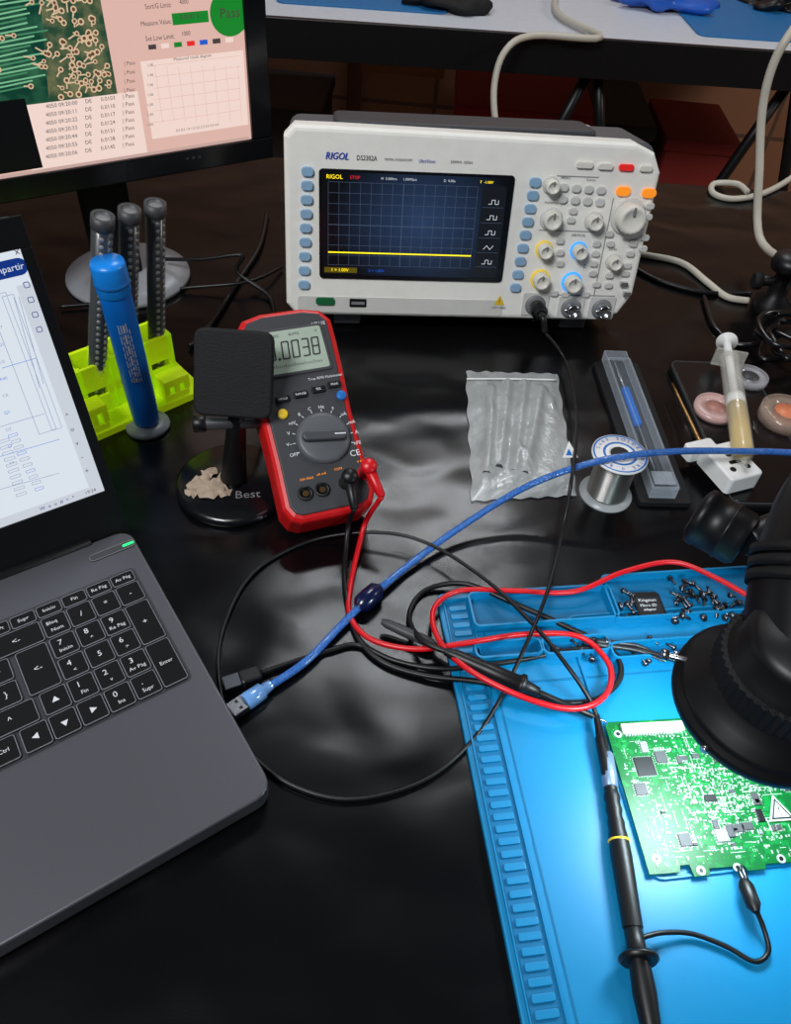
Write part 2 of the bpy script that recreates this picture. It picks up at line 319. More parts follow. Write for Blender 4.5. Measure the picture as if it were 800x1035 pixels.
def knob(px,py,rp,ring,hh=.013):
    q=uv(SM,px,py); r=rp/FP*.80; M=Matrix.Translation((q.x,q.y,0)); m=MB()
    m.lathe([(r*1.22,0),(r*1.22,.0012),(r*1.1,.002)],ring or PBT,24,M)
    m.lathe([(r,.0015),(r*.97,hh*.9),(r*.86,hh),(r*.7,hh),(r*.62,hh-.0012),(.0001,hh-.0015)],LGR,32,M,True,.06)
    m.box((-r*.08,r*.3,hh-.001),(r*.08,r*.85,hh+.0004),GRY,0,M=M)
    return m.build('knob',fp)
glb=mat('blue_glow',c(60,150,230),.4,es=.8); gly=mat('yellow_glow',c(220,190,70),.4,es=.3)
knob(557,187,7,None); knob(557,221,9.5,None); knob(600,223,8,None); knob(635,219,15,None,.017); knob(550,252,7.5,gly); knob(585,253,7.5,glb); knob(546,282,8.5,gly); knob(578,285,9,glb); knob(620,264,7,None)
BN=[]
for px,py,on in ((541,308,1),(577,311,0),(608,312,0)):
    q=uv(SM,px,py); M=Matrix.Translation((q.x,q.y,0)); m=MB(); m.prism(rrect(q.x-.0145,q.y-.0115,q.x+.0145,q.y+.0135,.002),0,.0015,PBT,.0005)
    m.lathe([(.0112,.001),(.0112,.0022),(.009,.0022),(.009,.004)],GRY,24,M); m.lathe([(.0068,0),(.0068,.013),(.0056,.013),(.0056,.003),(.0001,.003)],STEEL,20,M); m.lathe([(.0014,.003),(.0014,.009)],GOLD,8,M)
    m.cyl(M@V((-.0085,0,.008)),M@V((.0085,0,.008)),.0011,None,STEEL,8); m.build('bnc_connector',fp); BN.append(SM@V((q.x,q.y,.014)))
m=MB(); q=uv(SM,329,304); m.prism(rrect(q.x-.010,q.y-.004,q.x+.010,q.y+.004,.003),0,.003,mat('green_lit',c(20,80,46),.4,es=.3),.001); m.build('power_button',fp,'dim green power button')
m=MB(); q=uv(SM,362,306); m.prism(rrect(q.x-.009,q.y-.0045,q.x+.009,q.y+.0045,.001),0,.0012,BLK); m.box((q.x-.007,q.y-.0015,.001),(q.x+.007,q.y+.0015,.0016),GRY); m.build('usb_port',fp)
for px,py in ((630,286),(633,296)):
    q=uv(SM,px,py); m=MB(); m.box((q.x-.004,q.y-.002,0),(q.x+.004,q.y+.002,.006),STEEL,.0006); m.build('probe_terminal',fp)
m=MB(); m.prism(rrect(.05,-.10,W-.06,-.035,.01),0,.006,mat('handle_grey',c(56,58,62),.5),.003,M=Matrix.Translation((0,H-.006,0))@Matrix.Rotation(R(-90),4,'X')@Matrix.Scale(-1,4,(0,1,0)))
m.build('carry_handle',sc)
for x in (.05,W-.07):
    MB().box((x,-.017,-.03),(x+.03,.002,-.02),DGR,.002).build('foot',sc)
    MB().box((x,.002,-.116),(x+.02,.014,-.10),DGR,.002).build('foot',sc)
m=MB(); lab=uv(SM,505,304)
m.add([(lab.x-.006,lab.y-.0045,.0009),(lab.x+.006,lab.y-.0045,.0009),(lab.x,lab.y+.006,.0009)],[(0,1,2)],YEL); m.text('!',lab.x,lab.y-.001,.0011,.007,KTX); m.text('CAT I 300V',lab.x,lab.y-.0075,.0011,.0032,KTX); m.build('warning_label',fp,'yellow warning triangle')
# ------------------------------------------------------------ monitor
BR=P(275,158,.133); BLm=P(0,205,.133)
MM=frame(BR,BR-BLm,(0,0,1)); mo=thing('monitor','black glossy computer monitor showing circuit inspection software','monitor',MM)
MW,MH=.42,.30
qs=uv(MM,254,140)
m=MB()
m.prism(rrect(-MW,0,0,MH,.012),-.035,-.002,BLK,0,bot=.01)
m.build('rear_housing',mo)
m=MB(); sx1,sy0=qs.x,qs.y; sx0=-MW+.02; sy1=MH-.02
for (x0,y0,x1,y1) in ((-MW,0,0,sy0),(-MW,sy1,0,MH),(-MW,sy0,sx0,sy1),(sx1,sy0,0,sy1)): m.box((x0,y0,-.003),(x1,y1,.004),BLKG,.0015)
for i in range(3): m.prect(MM,188+i*6,159-i*.9,191+i*6,161.5-i*.9,DGR,.0045)
mbz=m.build('bezel',mo)
D=MB(); w=.0005
pk=scr('pinkish_ui',c(226,184,172),.95); pk2=scr('light_ui',c(240,214,204),1); dk=scr('dark_ui_text',c(70,60,60),1); sg=scr('pass_green',c(20,130,40),1); blk=scr('black_area',c(8,8,10),1); tb=scr('task_bar',c(206,172,164),.9)
D.add([(sx0,sy0,w),(sx1,sy0,w),(sx1,sy1,w),(sx0,sy1,w)],[(0,1,2,3)],pk)
mg=ramp_emit('micro_board',c(12,62,46),c(50,104,74),60); mg2=ramp_emit('micro_board_tan',c(40,74,50),c(120,120,84),70)
mq=uv(MM,119,96,w); gxa,gya=mq.x,mq.y
D.add([(sx0,gya,w+.0001),(gxa,gya,w+.0001),(gxa,sy1,w+.0001),(sx0,sy1,w+.0001)],[(0,1,2,3)],mg)
D.add([(gxa-.062,gya,w+.00015),(gxa,gya,w+.00015),(gxa,sy1,w+.00015),(gxa-.030,sy1,w+.00015)],[(0,1,2,3)],mg2)
pd=scr('pad_cream',c(214,184,150),1); pdk=scr('pad_hole',c(96,66,46),1); tg1=scr('trace_light',c(120,184,140),1); tg2=scr('trace_mid',c(70,134,96),1)
rnd=random.Random(3)
for i in range(44):
    yy=gya+.003+i*.0034; xm=gxa-.125+ .0010*i+rnd.uniform(-.004,.004); xe=gxa-.060-rnd.uniform(0,.02)+.001*i
    pts=[(gxa-.29,yy-.03),(xm,yy+.002),(xm+.02,yy+.011),(xe,yy+.014)]
    for k in range(3):
        a,b2=pts[k],pts[k+1]
        if max(a[1],b2[1])<sy1 and min(a[1],b2[1])>gya and max(a[0],b2[0])<gxa and min(a[0],b2[0])>sx0: D.line(a,b2,.0013,tg1 if i%3 else tg2,w+.0002)
        elif k==0 and b2[1]<sy1 and b2[1]>gya:
            D.line((sx0+.002,max(gya+.001,b2[1]-.01)),b2,.0013,tg2,w+.0002)
for i in range(150):
    x=gxa-.004-abs(rnd.gauss(0,.036)); y=gya+.004+rnd.random()*.14
    if x<gxa-.105 or y>sy1-.004: continue
    r=rnd.uniform(.0018,.0030); an=rnd.uniform(-.9,1.6); L1=rnd.uniform(.004,.010); e=(x-L1*math.cos(an),y-L1*math.sin(an))
    if e[1]>gya+.002 and e[0]<gxa-.001: D.line((x,y),e,.0012,pd,w+.00025)
    D.add([(x_,y_,w+.0003) for x_,y_ in circ(x,y,r,12)],[list(range(12))],pd); D.add([(x_,y_,w+.0004) for x_,y_ in circ(x,y,r*.55,8)],[list(range(8))],pdk)
for t,px,py,s in (('Sort/G Limit:',160,6,6.5),('4000',186,2,6),('Measure Value:',158,23,6.5),('Set Low Limit:',162,38,6.5),('1000',188,34,6)): D.ptext(MM,t,px,py,s,dk,w+.0005,sx=.8)
def mrect(x0,y0,x1,y1,mt,ww): D.prect(MM,x0,y0,x1,y1,mt,w+ww)
mrect(174,12,211,24,sg,.0002); D.ptext(MM,'0.0147 V',192,17,7,dk,w+.0006,sx=.8)
q=uv(MM,232,13); D.add([(x,y,w+.0003) for x,y in circ(q.x,q.y,.0195,28)],[list(range(28))],sg); D.text('Pass',q.x,q.y,w+.0006,.012,dk)
mrect(147,56,249,134,pk2,.0002)
for i in range(8):
    x=156+i*12; a=uv(MM,x,66);b2=uv(MM,x-1,124); D.line((a.x,a.y),(a.x,b2.y),.0004,pk,w+.0005)
for i in range(6):
    a=uv(MM,155,66+i*11.5); b2=uv(MM,243,60+i*11.5); D.line((a.x,a.y),(b2.x,a.y),.0004,pk,w+.0005)
D.ptext(MM,'Measured result diagram',195,58,4,dk,w+.0006); D.ptext(MM,'0.0 0.5 1.0 1.5 2.0 2.5 3.0 3.5 4.0',200,129,3.4,dk,w+.0006)
for i in range(7): D.ptext(MM,'1.00',152,66+i*10,3.6,dk,w+.0006)
for i in range(7): mrect(150+i*13,45-i*1.2,158+i*13,50-i*1.2,[dk,pk2,sg,rd,bl,dk,pk2][i],.0003)
mrect(22,99,146,170,pk2,.0003); mrect(-60,104,36,178,blk,.0004)
for i in range(7):
    y=103+i*8.3; D.ptext(MM,'4050 09:20:%02d     DE      0.0%d     | Pass'%(11*i%60,103+i*7),92,y-1,5.4,dk,w+.0007)
for i in range(4): D.ptext(MM,'| Pass',131,64+i*9,5,dk,w+.0007)
mrect(-120,167,254,182,tb,.0005)
D.build('display',mbz)
m=MB(); m.box((-.20,-.125,-.06),(-.15,.08,-.035),BLKM,.006); m.build('stand_neck',mo)
SIL=mat('silver_plastic',c(140,142,146),.4,.1)
bc=MM@V((-.165,-.133,-.05)); m=MB(); m.lathe([(.068,0),(.070,.002),(.069,.006),(.05,.010),(.03,.012),(.0001,.012)],SIL,48,MM.inverted()@Matrix.Translation((bc.x,bc.y,0))); m.build('stand_base',mo,'pale round stand base')
# ------------------------------------------------------------ laptop
A=P(130,534,.02); LA=37.3; LM=rotz(A,LA)
lp=thing('laptop','open dark grey laptop with black keyboard, at left edge','laptop',LM)
LGM=mat('laptop_grey',c(84,84,90),.42,.35,ns=900,var=.1)
m=MB(); m.prism(rrect(-.36,-.252,0,0,.012),-.018,0,LGM,.0015,bot=.005)
lpb=m.build('base',lp)
kp=.0182; kr=.0196; c7=uv(LM,66,653)
KB=mat('key_black',c(7,7,9),.6,spec=.2); KBE=mat('key_edge',c(124,126,132),.4); KBD=mat('key_deck',c(56,56,61),.45,.2); KWT=mat('key_print',c(212,214,218),.5)
m=MB(); m.prism(rrect(c7.x-13.2*kp,c7.y-3.55*kr,c7.x+3.6*kp,c7.y+2.25*kr,.004),0,.0003,KBD)
kbo=m.build('keyboard',lp)
def keyb(m,x,y,w_,h_):
    pl=rrect(x-w_/2,y-h_/2,x+w_/2,y+h_/2,.002,3); m.prism(pl,.0004,.0022,KB,.0005); m.rim(pl,.0007,.0018,.00235,KBE)
def key(cx,cy,w_,h_,t1=None,t2=None):
    x=c7.x+cx*kp; y=c7.y-cy*kr; m=MB(); keyb(m,x,y,w_,h_)
    if t1: m.text(t1,x-(.002 if t2 else 0),y+(.0030 if t2 else 0),.0024,.0064 if len(t1)<3 else .0042,KWT)
    if t2: m.text(t2,x,y-.0038,.0024,.0042,KWT)
    m.build('key',kbo)
kw,kh=.0172,.0184
for i,t in enumerate(['Av Pág','Re Pág','Fin','Inicio','Supr','ImpPt','F12','F11','F10','F9','F8','F7','F6','F5','F4','F3']): key(3-i,-1.80,kw,.0108,t)
for i,(t,t2) in enumerate((('Bloq','Num'),('/',None),('*',None),('-',None))): key(i,-1,kw,kh,t,t2)
for cx,cy,t,t2 in ((0,0,'7','Inicio'),(1,0,'8','^'),(2,0,'9','Re Pág'),(0,1,'4','<'),(1,1,'5',None),(2,1,'6','>'),(0,2,'1','Fin'),(1,2,'2','v'),(2,2,'3','Av Pág'),(1,3,'0','Ins'),(2,3,'.','Supr')): key(cx,cy,kw,kh,t,t2)
key(3,.5,kw,kh+kr,'+'); key(3,2.5,kw,kh+kr,'Enter')
def arrow(cx,cy,ang):
    x=c7.x+cx*kp; y=c7.y-cy*kr; m=MB(); keyb(m,x,y,kw,kh)
    m.add([(x+.0028*math.cos(R(ang+k)),y+.0028*math.sin(R(ang+k)),.0024) for k in (0,120,240)],[(0,1,2)],KWT); m.build('key',kbo)
arrow(0,3,0); arrow(-1,3,-90); arrow(-2,3,180); arrow(-1,2,90)
key(-1.5,-1,kw+kp,kh,'<-'); key(-1.15,.5,kw+.004,kh+kr,'<-'); key(-2.6,2,kw+kp*.9,kh,'^')
for i,t in enumerate("='0987654321"): key(-3-i*.97,-1,kw*.97,kh,t)
for i,t in enumerate("+´POIUYTREW"): key(-2.45-i,0,kw,kh,t)
for i,t in enumerate("}{ÑLKJHGFDS"): key(-2.45-i,1,kw,kh,t)
for i,t in enumerate("-.,MNBVCXZ"): key(-4.1-i,2,kw,kh,t)
key(-3.1,3,kw,kh,'Ctrl'); key(-4.1,3,kw,kh,'Alt'); key(-7.2,3,kw+kp*4.2,kh); key(-10.4,3,kw,kh,'Alt')
q=uv(LM,114,557); m=MB(); m.prism(rrect(q.x-.018,q.y-.0035,q.x+.018,q.y+.0035,.0034),0,.0010,DGR,.0004); m.rim(rrect(q.x-.018,q.y-.0035,q.x+.018,q.y+.0035,.0034),.0006,.0009,.0012,GRY)
m.prism(rrect(q.x+.008,q.y-.001,q.x+.017,q.y+.001,.0009),.001,.0015,mat('green_led',c(40,230,120),.4,es=1.2)); m.build('power_button',lp,'slim power button with green light')
m=MB(); m.prism(rrect(-.30,-.245,-.195,-.175,.004),0,.0003,mat('touchpad',c(60,60,66),.3,.3)); m.rim(rrect(-.30,-.245,-.195,-.175,.004),.0008,0,.0005,DGR); m.build('touchpad',lp)
# lid
tr=PD(45,215,.5); up=tr-A; LX=V((math.cos(R(LA)),math.sin(R(LA)),0)); LB=V((-LX.y,LX.x,0))
ua=math.atan2(up.dot(LB),up.z); LD=frame(A+LB*.002+V((0,0,-.004)),LX,LB*math.sin(ua)+V((0,0,math.cos(ua))))
LH=up.length+.004; TL=LM.inverted()@LD
m=MB(); m.prism(rrect(-.36,0,0,LH,.008),-.006,-.001,LGM,0,M=TL,bot=.002); lido=m.build('lid',lp)
sr=uv(LD,97,499); st=uv(LD,31,249)
m=MB(); x1=(sr.x+st.x)/2; y0=sr.y; y1=st.y; x0=-.352
for (a0,b0,a1,b1) in ((-.36,0,0,y0),(-.36,y1,0,LH),(-.36,y0,x0,y1),(x1,y0,0,y1)): m.box((a0,b0,-.002),(a1,b1,.0012),BLK,.0005,M=TL)
m.build('screen_bezel',lido)
D=MB(); w=-.0002
lw=scr('laptop_white',c(226,234,244),.92); lg=scr('laptop_grey_ui',c(206,212,222),.95); lb=scr('laptop_blue',c(16,50,130),1); ln=scr('schematic_line',c(140,156,186),1); lbl=scr('schematic_blue',c(100,140,220),1)
D.add([(x0,y0,w),(x1,y0,w),(x1,y1,w),(x0,y1,w)],[(0,1,2,3)],lw)
def lr(a0,b0,a1,b1,mt,ww=.0002): D.add([(a0,b0,w+ww),(a1,b0,w+ww),(a1,b1,w+ww),(a0,b1,w+ww)],[(0,1,2,3)],mt)
lr(x1-.010,y0+.006,x1,y1-.022,lg,.00015); lr(x0,y0,x1,y0+.007,lg,.0002)
q=uv(LD,8,272); D.prism(rrect(q.x-.018,q.y-.0055,q.x+.012,q.y+.0055,.005),w+.0001,w+.0003,lb); D.text('Compartir',q.x-.003,q.y,w+.0005,.006,lw)
D.ptext(LD,'x',17,254,10,dk,w+.0004)
for i in range(4): 
    q=uv(LD,27+i*4.3,288+i*15); D.rim(rrect(q.x-.002,q.y-.002,q.x+.002,q.y+.002,.0008,2),.0006,w,w+.0005,lb)
for i in range(5): D.ptext(LD,['^','o','v','-','+'][i],68+i*5,420+i*14,7,dk,w+.0004)
def ll(pts,mt=ln,wd=.0004):
    q=[uv(LD,*p) for p in pts]
    for i in range(len(q)-1): D.line(q[i],q[i+1],wd,mt,w+.0004)
def lbox(px,py,ww,hh,mt=ln): 
    q=uv(LD,px,py); pts=[(q.x,q.y),(q.x+ww,q.y),(q.x+ww,q.y-hh),(q.x,q.y-hh),(q.x,q.y)]
    for i in range(4): 
        if max(pts[i][0],pts[i+1][0])<x1-.001: D.line(pts[i],pts[i+1],.00035,mt,w+.0004)
lbox(2,300,.007,.098); lbox(-14,300,.012,.10); 
ll([(14,300),(40,392)]); ll([(19,300),(44,388)]); ll([(2,372),(36,362)],lbl)
for i in range(10):
    lbox(8+i*3,440+i*6,.006,.002,lbl if i%3==0 else ln); lbox(-2+i*2,446+i*6,.007,.002,ln)
ll([(-30,440),(45,418)],ln); ll([(-30,470),(60,444)],lbl); ll([(-20,500),(60,478)],ln)
for i in range(9):
    q=uv(LD,5+i*1.6,330+i*17); D.text(['R37','C21','U5','R40','C8','Q3','D2','L7','R9'][i],q.x-.004,q.y,w+.0005,.0030,lbl if i%2 else ln)
D.text('19:24',x1-.010,y0+.0035,w+.0005,.0038,dk); D.text('W  e  o  #  =  ^',x1-.035,y0+.0035,w+.0005,.0040,lb)
D.build('display',lido,M=TL)
m=MB(); m.cyl((-.33,.002,-.001),(-.03,.002,-.001),.005,None,BLK,12); m.build('hinge',lp)
# ------------------------------------------------------------ multimeter
O=P(338,522,.036); tp=PD(285,320,.66); yd=tp-O; LL=yd.length+.004; yh=V((yd.x,yd.y,0)).normalized(); xd=V((yh.y,-yh.x,0))
UM=frame(O,xd,yd); mu=thing('multimeter','red and grey digital multimeter reading 0.0038, propped up','multimeter',UM)
hw=.0415
out=[(-.026,0),(.026,0),(.034,.004),(.039,.014),(.038,.05),(.038,.085),(.0405,.125),(hw,.150),(hw,LL-.012),(.034,LL-.002),(.018,LL+.002),(-.018,LL+.002),(-.034,LL-.002),(-hw,LL-.012),(-hw,.150),(-.0405,.125),(-.038,.085),(-.038,.05),(-.039,.014),(-.034,.004)]
m=MB(); m.prism(out,-.040,.001,RED,.006,bot=.004); m.build('holster',mu,'red rubber holster')
MG=mat('meter_grey',c(54,56,60),.5)
inn=inset(out,.0058); m=MB(); m.prism(inn,-.001,.0030,MG,.001)
m.ptext(UM,'True RMS Multimeter',329,381,4,WTX,.0033)
m.ptext(UM,'UT61E',322,327,5,WTX,.0033); m.ptext(UM,'UNI-T',275,337,4.5,REDB,.0033); m.ptext(UM,'CE',359,458,9,WTX,.0033)
dc=uv(UM,327,443,.003)
for i,t in enumerate(('OFF','V~','V','mV','R','C','Hz','F','uA','mA','A','hFE')):
    an=R(200-i*20); m.text(t,dc.x+.0285*math.cos(an),dc.y+.0285*math.sin(an)*.95,.0033,.0042,WTX)
    m.line((dc.x+.0232*math.cos(an),dc.y+.0232*math.sin(an)),(dc.x+.0252*math.cos(an),dc.y+.0252*math.sin(an)),.0006,WTX,.0033)
for px,py,t in ((310,484,'10A MAX'),(342,474,'COM'),(325,479,'uA mA'),(366,466,'V R Hz')): m.ptext(UM,t,px,py,3.6,ORG,.0033)
mfp=m.build('face_plate',mu)
lc=uv(UM,304,353,.003); 
LCDM=mat('lcd_green',c(156,170,156),.25,es=.1)
m=MB(); m.prism(rrect(-.031,lc.y-.022,.031,lc.y+.021,.003),.002,.0042,DGR,.001); m.prism(rrect(-.0285,lc.y-.0195,.0285,lc.y+.0185,.002),.003,.0045,LCDM,.0003)
SEG={'0':'abcdef','3':'abgcd','8':'abcdefg'}
def seg(ch,x,y,w_,h_,mt,z):
    P_={'a':((0,1),(1,1)),'b':((1,1),(1,.5)),'c':((1,.5),(1,0)),'d':((0,0),(1,0)),'e':((0,0),(0,.5)),'f':((0,.5),(0,1)),'g':((0,.5),(1,.5))}
    for k in SEG[ch]:
        (a0,b0),(a1,b1)=P_[k]; m.line((x+a0*w_+b0*.1*h_,y+b0*h_),(x+a1*w_+b1*.1*h_,y+b1*h_),.0012,mt,z)
for i,ch in enumerate('00038'): seg(ch,-.0205 if i==0 else -.0172+i*.0086,lc.y-.007,.0055,.0150,KTX,.0048)
m.prism(circ(-.0116,lc.y-.0068,.0012,8),.0045,.0049,KTX)
m.text('DC',-.010,lc.y+.0138,.0048,.0034,KTX); m.text('AUTO',.005,lc.y+.0138,.0048,.0034,KTX); m.text('V',.024,lc.y+.0138,.0048,.0036,KTX)
for i in range(30): m.line((-.024+i*.0016,lc.y-.0145),(-.024+i*.0016,lc.y-.0125 if i%5 else lc.y-.0115),.0004,KTX,.0048)
m.build('display',mfp)
for k,(px,py) in enumerate(((286,404),(304,399),(322,394),(338,389))):
    q=uv(UM,px,py,.003); m=MB(); m.prism(rrect(q.x-.0058,q.y-.003,q.x+.0058,q.y+.003,.0015),.003,.005,BLK,.0006); m.text(('HOLD','RANGE','REL','PEAK')[k],q.x,q.y,.0052,.0028,WTX); m.build('button',mfp)
for px,py,mt,lb_ in ((286,419,YEL,'yellow round button'),(345,400,BLUE,'blue round button')):
    q=uv(UM,px,py,.003); MB().lathe([(.0042,.003),(.0042,.005),(.003,.0055),(.0001,.0056)],mt,16,Matrix.Translation((q.x,q.y,0))).build('button',mfp,lb_)
M=Matrix.Translation((dc.x,dc.y,0)); m=MB(); m.lathe([(.0222,.003),(.0217,.006),(.0185,.007),(.0001,.007)],mat('dial_grey',c(86,89,94),.45),32,M)
m.prism(rrect(-.018,-.0042,.018,.0042,.004),.006,.013,mat('dial_grip',c(70,72,76),.4),.0015,M@Matrix.Rotation(R(-8),4,'Z')); m.line((dc.x+.008,dc.y-.001),(dc.x+.017,dc.y-.0022),.001,WTX,.0132); m.build('selector_dial',mfp)
JK=[]
for px,py,mt in ((309,499,BLK),(326,495,BLK),(350,488,BLK),(369,478,RED)):
    q=uv(UM,px,py,.003); M=Matrix.Translation((q.x,q.y,0)); m=MB(); m.lathe([(.0062,.002),(.0062,.0045),(.0042,.0045),(.0042,.0032),(.0001,.0032)],mt,20,M); m.lathe([(.0025,.0030),(.0025,.0037)],GOLD,10,M); m.build('jack',mfp); JK.append(q)
m=MB()
tz=(UM.inverted()@V((*(UM@V((0,LL*.85,-.04)))[:2],0.002)))
m.box((-.022,LL*.62,-.044),(.022,LL*.85,-.040),BLK,.001); m.tube([(-.02,LL*.84,-.042),(-.02,tz.y,tz.z)],.003,BLK,6,1); m.tube([(.02,LL*.84,-.042),(.02,tz.y,tz.z)],.003,BLK,6,1); m.build('kickstand',mu)
# ------------------------------------------------------------ test leads
def plug(m,q,mt,ang=-90):
    M=UM@Matrix.Translation((q.x,q.y,.0045)); d=V((math.cos(R(ang)),math.sin(R(ang)),0))
    m.lathe([(.0058,0),(.0058,.010),(.0066,.011),(.0066,.018),(.005,.0205),(.0001,.021)],mt,16,M)
    e=M@(d*.026+V((0,0,.013))); m.cyl(M@V((0,0,.013)),e,.0050,.0034,mt,12); return e
def local(m): m.v=[ti@v for v in m.v]; return m
t=thing('test_lead','red multimeter test lead looped across the mat edge','test lead',rotz(P(420,656,0),0)); ti=t.matrix_world.inverted()
m=MB(); e=plug(m,JK[3],REDC,-80)
local(m).build('plug',t)
pts=[e]+[P(*p) for p in ((371,525,.022),(364,548,.010),(355,590,.004),(354,622,.005),(375,646,.007),(420,656,.011),(470,650,.014),(530,641,.012),(585,643,.012),(614,668,.014),(617,693,.014),(602,711,.016),(570,716,.018),(520,701,.022),(470,674,.020),(443,645,.014),(439,615,.011),(465,597,.011),(520,597,.013),(580,598,.015),(630,578,.018),(680,568,.024),(722,583,.03),(770,610,.035))]
m=MB().tube(pts,.0022,REDC,8); local(m).build('cable',t)
t=thing('test_lead','black multimeter test lead coiled beside the red lead','test lead',rotz(P(400,680,0),0)); ti=t.matrix_world.inverted()
m=MB(); e=plug(m,JK[2],BLK,-95); local(m).build('plug',t)
pts=[e]+[P(*p) for p in ((353,528,.022),(350,555,.008),(349,590,.004),(360,640,.003),(385,668,.003),(430,683,.004),(490,690,.008),(550,708,.009),(600,708,.009),(627,685,.009),(618,657,.008),(570,632,.008),(520,610,.009),(470,590,.008),(430,597,.003),(414,622,.003),(425,646,.014),(452,659,.017))]
m=MB().tube(pts,.0022,BLK,8); local(m).build('cable',t)
a=P(450,658,.018); b_=P(545,700,.015); d=P(600,724,.012)
m=MB(); m.cyl(a,b_,.006,None,BLK,16,prof=[(0,.0028),(.12,.0048),(.4,.0056),(.78,.0062),(.8,.0082),(.84,.0082),(.86,.005),(1,.0036)]); local(m).build('probe_handle',t)
m=MB(); m.cyl(b_,d,.0022,.0022,BLK,10); m.cyl(d,d+(d-b_)*.25,.001,.0005,STEEL,8); local(m).build('probe_tip',t)
t=thing('test_probe','short black probe with grey sleeve under the cable loops','probe',rotz(P(420,645,0),0)); ti=t.matrix_world.inverted()
a=P(386,628,.010); b_=P(440,652,.008)
m=MB(); m.cyl(a,b_,.004,None,DGR,12,prof=[(0,.002),(.1,.0036),(.5,.0042),(.9,.004),(1,.0025)]); local(m).build('sleeve',t)
m=MB(); m.tube([b_,P(470,668,.009),P(500,676,.010)],.002,BLK); local(m).build('cable',t)
# ------------------------------------------------------------ scope probe
t=thing('oscilloscope_probe','black oscilloscope probe and thin cable lying on the blue mat','probe',rotz(P(625,850,0),0)); ti=t.matrix_world.inverted()
zn=(SM.to_3x3()@V((0,0,1))); b0=BN[0]
m=MB(); m.cyl(b0-zn*.006,b0+zn*.016,.0085,None,BLK,20,prof=[(0,.0082),(.3,.0086),(.7,.0086),(.75,.007),(1,.0055)]); e=b0+zn*.015; e2=e+zn*.012+V((.004,-.003,-.014)); m.tube([e,e+zn*.01,e2],.0035,BLK); local(m).build('bnc_plug',t)
pts=[e2]+[P(*p) for p in ((572,365,.012),(583,415,.020),(582,450,.052),(578,485,.056),(570,530,.03),(556,590,.020),(535,645,.026),(495,725,.006),(450,775,.003),(400,800,.003),(340,807,.003),(280,785,.003),(240,742,.003),(222,690,.003),(226,635,.003),(255,580,.003),(310,548,.003),(375,538,.012),(430,548,.014),(490,585,.018),(540,632,.022),(575,675,.026),(597,708,.016),(604,726,.012))]
m=MB().tube(pts,.0016,BLK,8); local(m).build('cable',t)
tgp=P(575,456,.054); TGM=frame(tgp,(1,.15,0),(0,.9,.5)); m=MB(); m.prism([(-.006,-.006),(.008,-.006),(.001,.009)],0,.0006,WHT,M=TGM); m.prism([(-.003,-.004),(.003,-.004),(.0,.002)],.0006,.0009,BLUE,M=TGM); local(m).build('cable_tag',t,'small white triangular tag with blue mark')
pr=[P(603,722,.012),P(613,762,.010),P(618,800,.010),P(626,850,.010),P(640,938,.011),P(646,970,.014),P(651,1000,.011),P(662,1060,.010)]
m=MB(); m.cyl(pr[0],pr[2],.004,None,BLK,14,prof=[(0,.002),(.3,.0032),(.32,.0040),(.55,.0042),(1,.0044)]); local(m).build('strain_relief',t)
lab_=mat('probe_label',c(110,130,155),.35,.4); m=MB(); m.cyl(pr[1],pr[1]+(pr[2]-pr[1])*.9,.0050,.0052,lab_,14); local(m).build('name_label',t,'grey blue printed label')
m=MB(); m.cyl(pr[2],pr[4],.006,None,BLK,18,prof=[(0,.0044),(.05,.0055),(.1,.0046),(.15,.0055),(.2,.0046),(.25,.0055),(.3,.0052),(.36,.0062),(.5,.0066),(1,.0060)]); local(m).build('probe_handle',t)
m=MB(); dd=(pr[4]-pr[3]).normalized(); m.cyl(pr[3]-dd*.001,pr[3]+dd*.0014,.0070,None,YEL,18); local(m).build('yellow_band',t)
m=MB(); dd=(pr[5]-pr[4]).normalized(); m.cyl(pr[4],pr[5],.0055,.0055,BLK,16); m.cyl(pr[5]-dd*.0022,pr[5]+dd*.0015,.0115,None,BLK,24); local(m).build('finger_guard',t)
m=MB(); m.cyl(pr[5],pr[7],.006,None,BLK,16,prof=[(0,.006),(.4,.0068),(1,.005)]); local(m).build('hook_sleeve',t)
m=MB(); m.tube([P(643,950,.014)]+[P(*p) for p in ((668,943,.012),(700,944,.008),(735,957,.007),(763,972,.007),(777,962,.008),(773,940,.011),(764,918,.016))],.0015,BLK,8); local(m).build('ground_lead',t)
a=P(765,922,.017); b_=P(752,890,.014); d_=P(746,876,.012)
m=MB(); m.cyl(a,b_,.004,None,BLK,12,prof=[(0,.0022),(.2,.0044),(.8,.0048),(1,.003)]); m.cyl(b_,d_,.0022,.0009,STEELD,8); m.cyl(b_+V((.001,0,.002)),d_+V((.001,0,.003)),.0016,.0008,STEELD,8); local(m).build('alligator_clip',t)
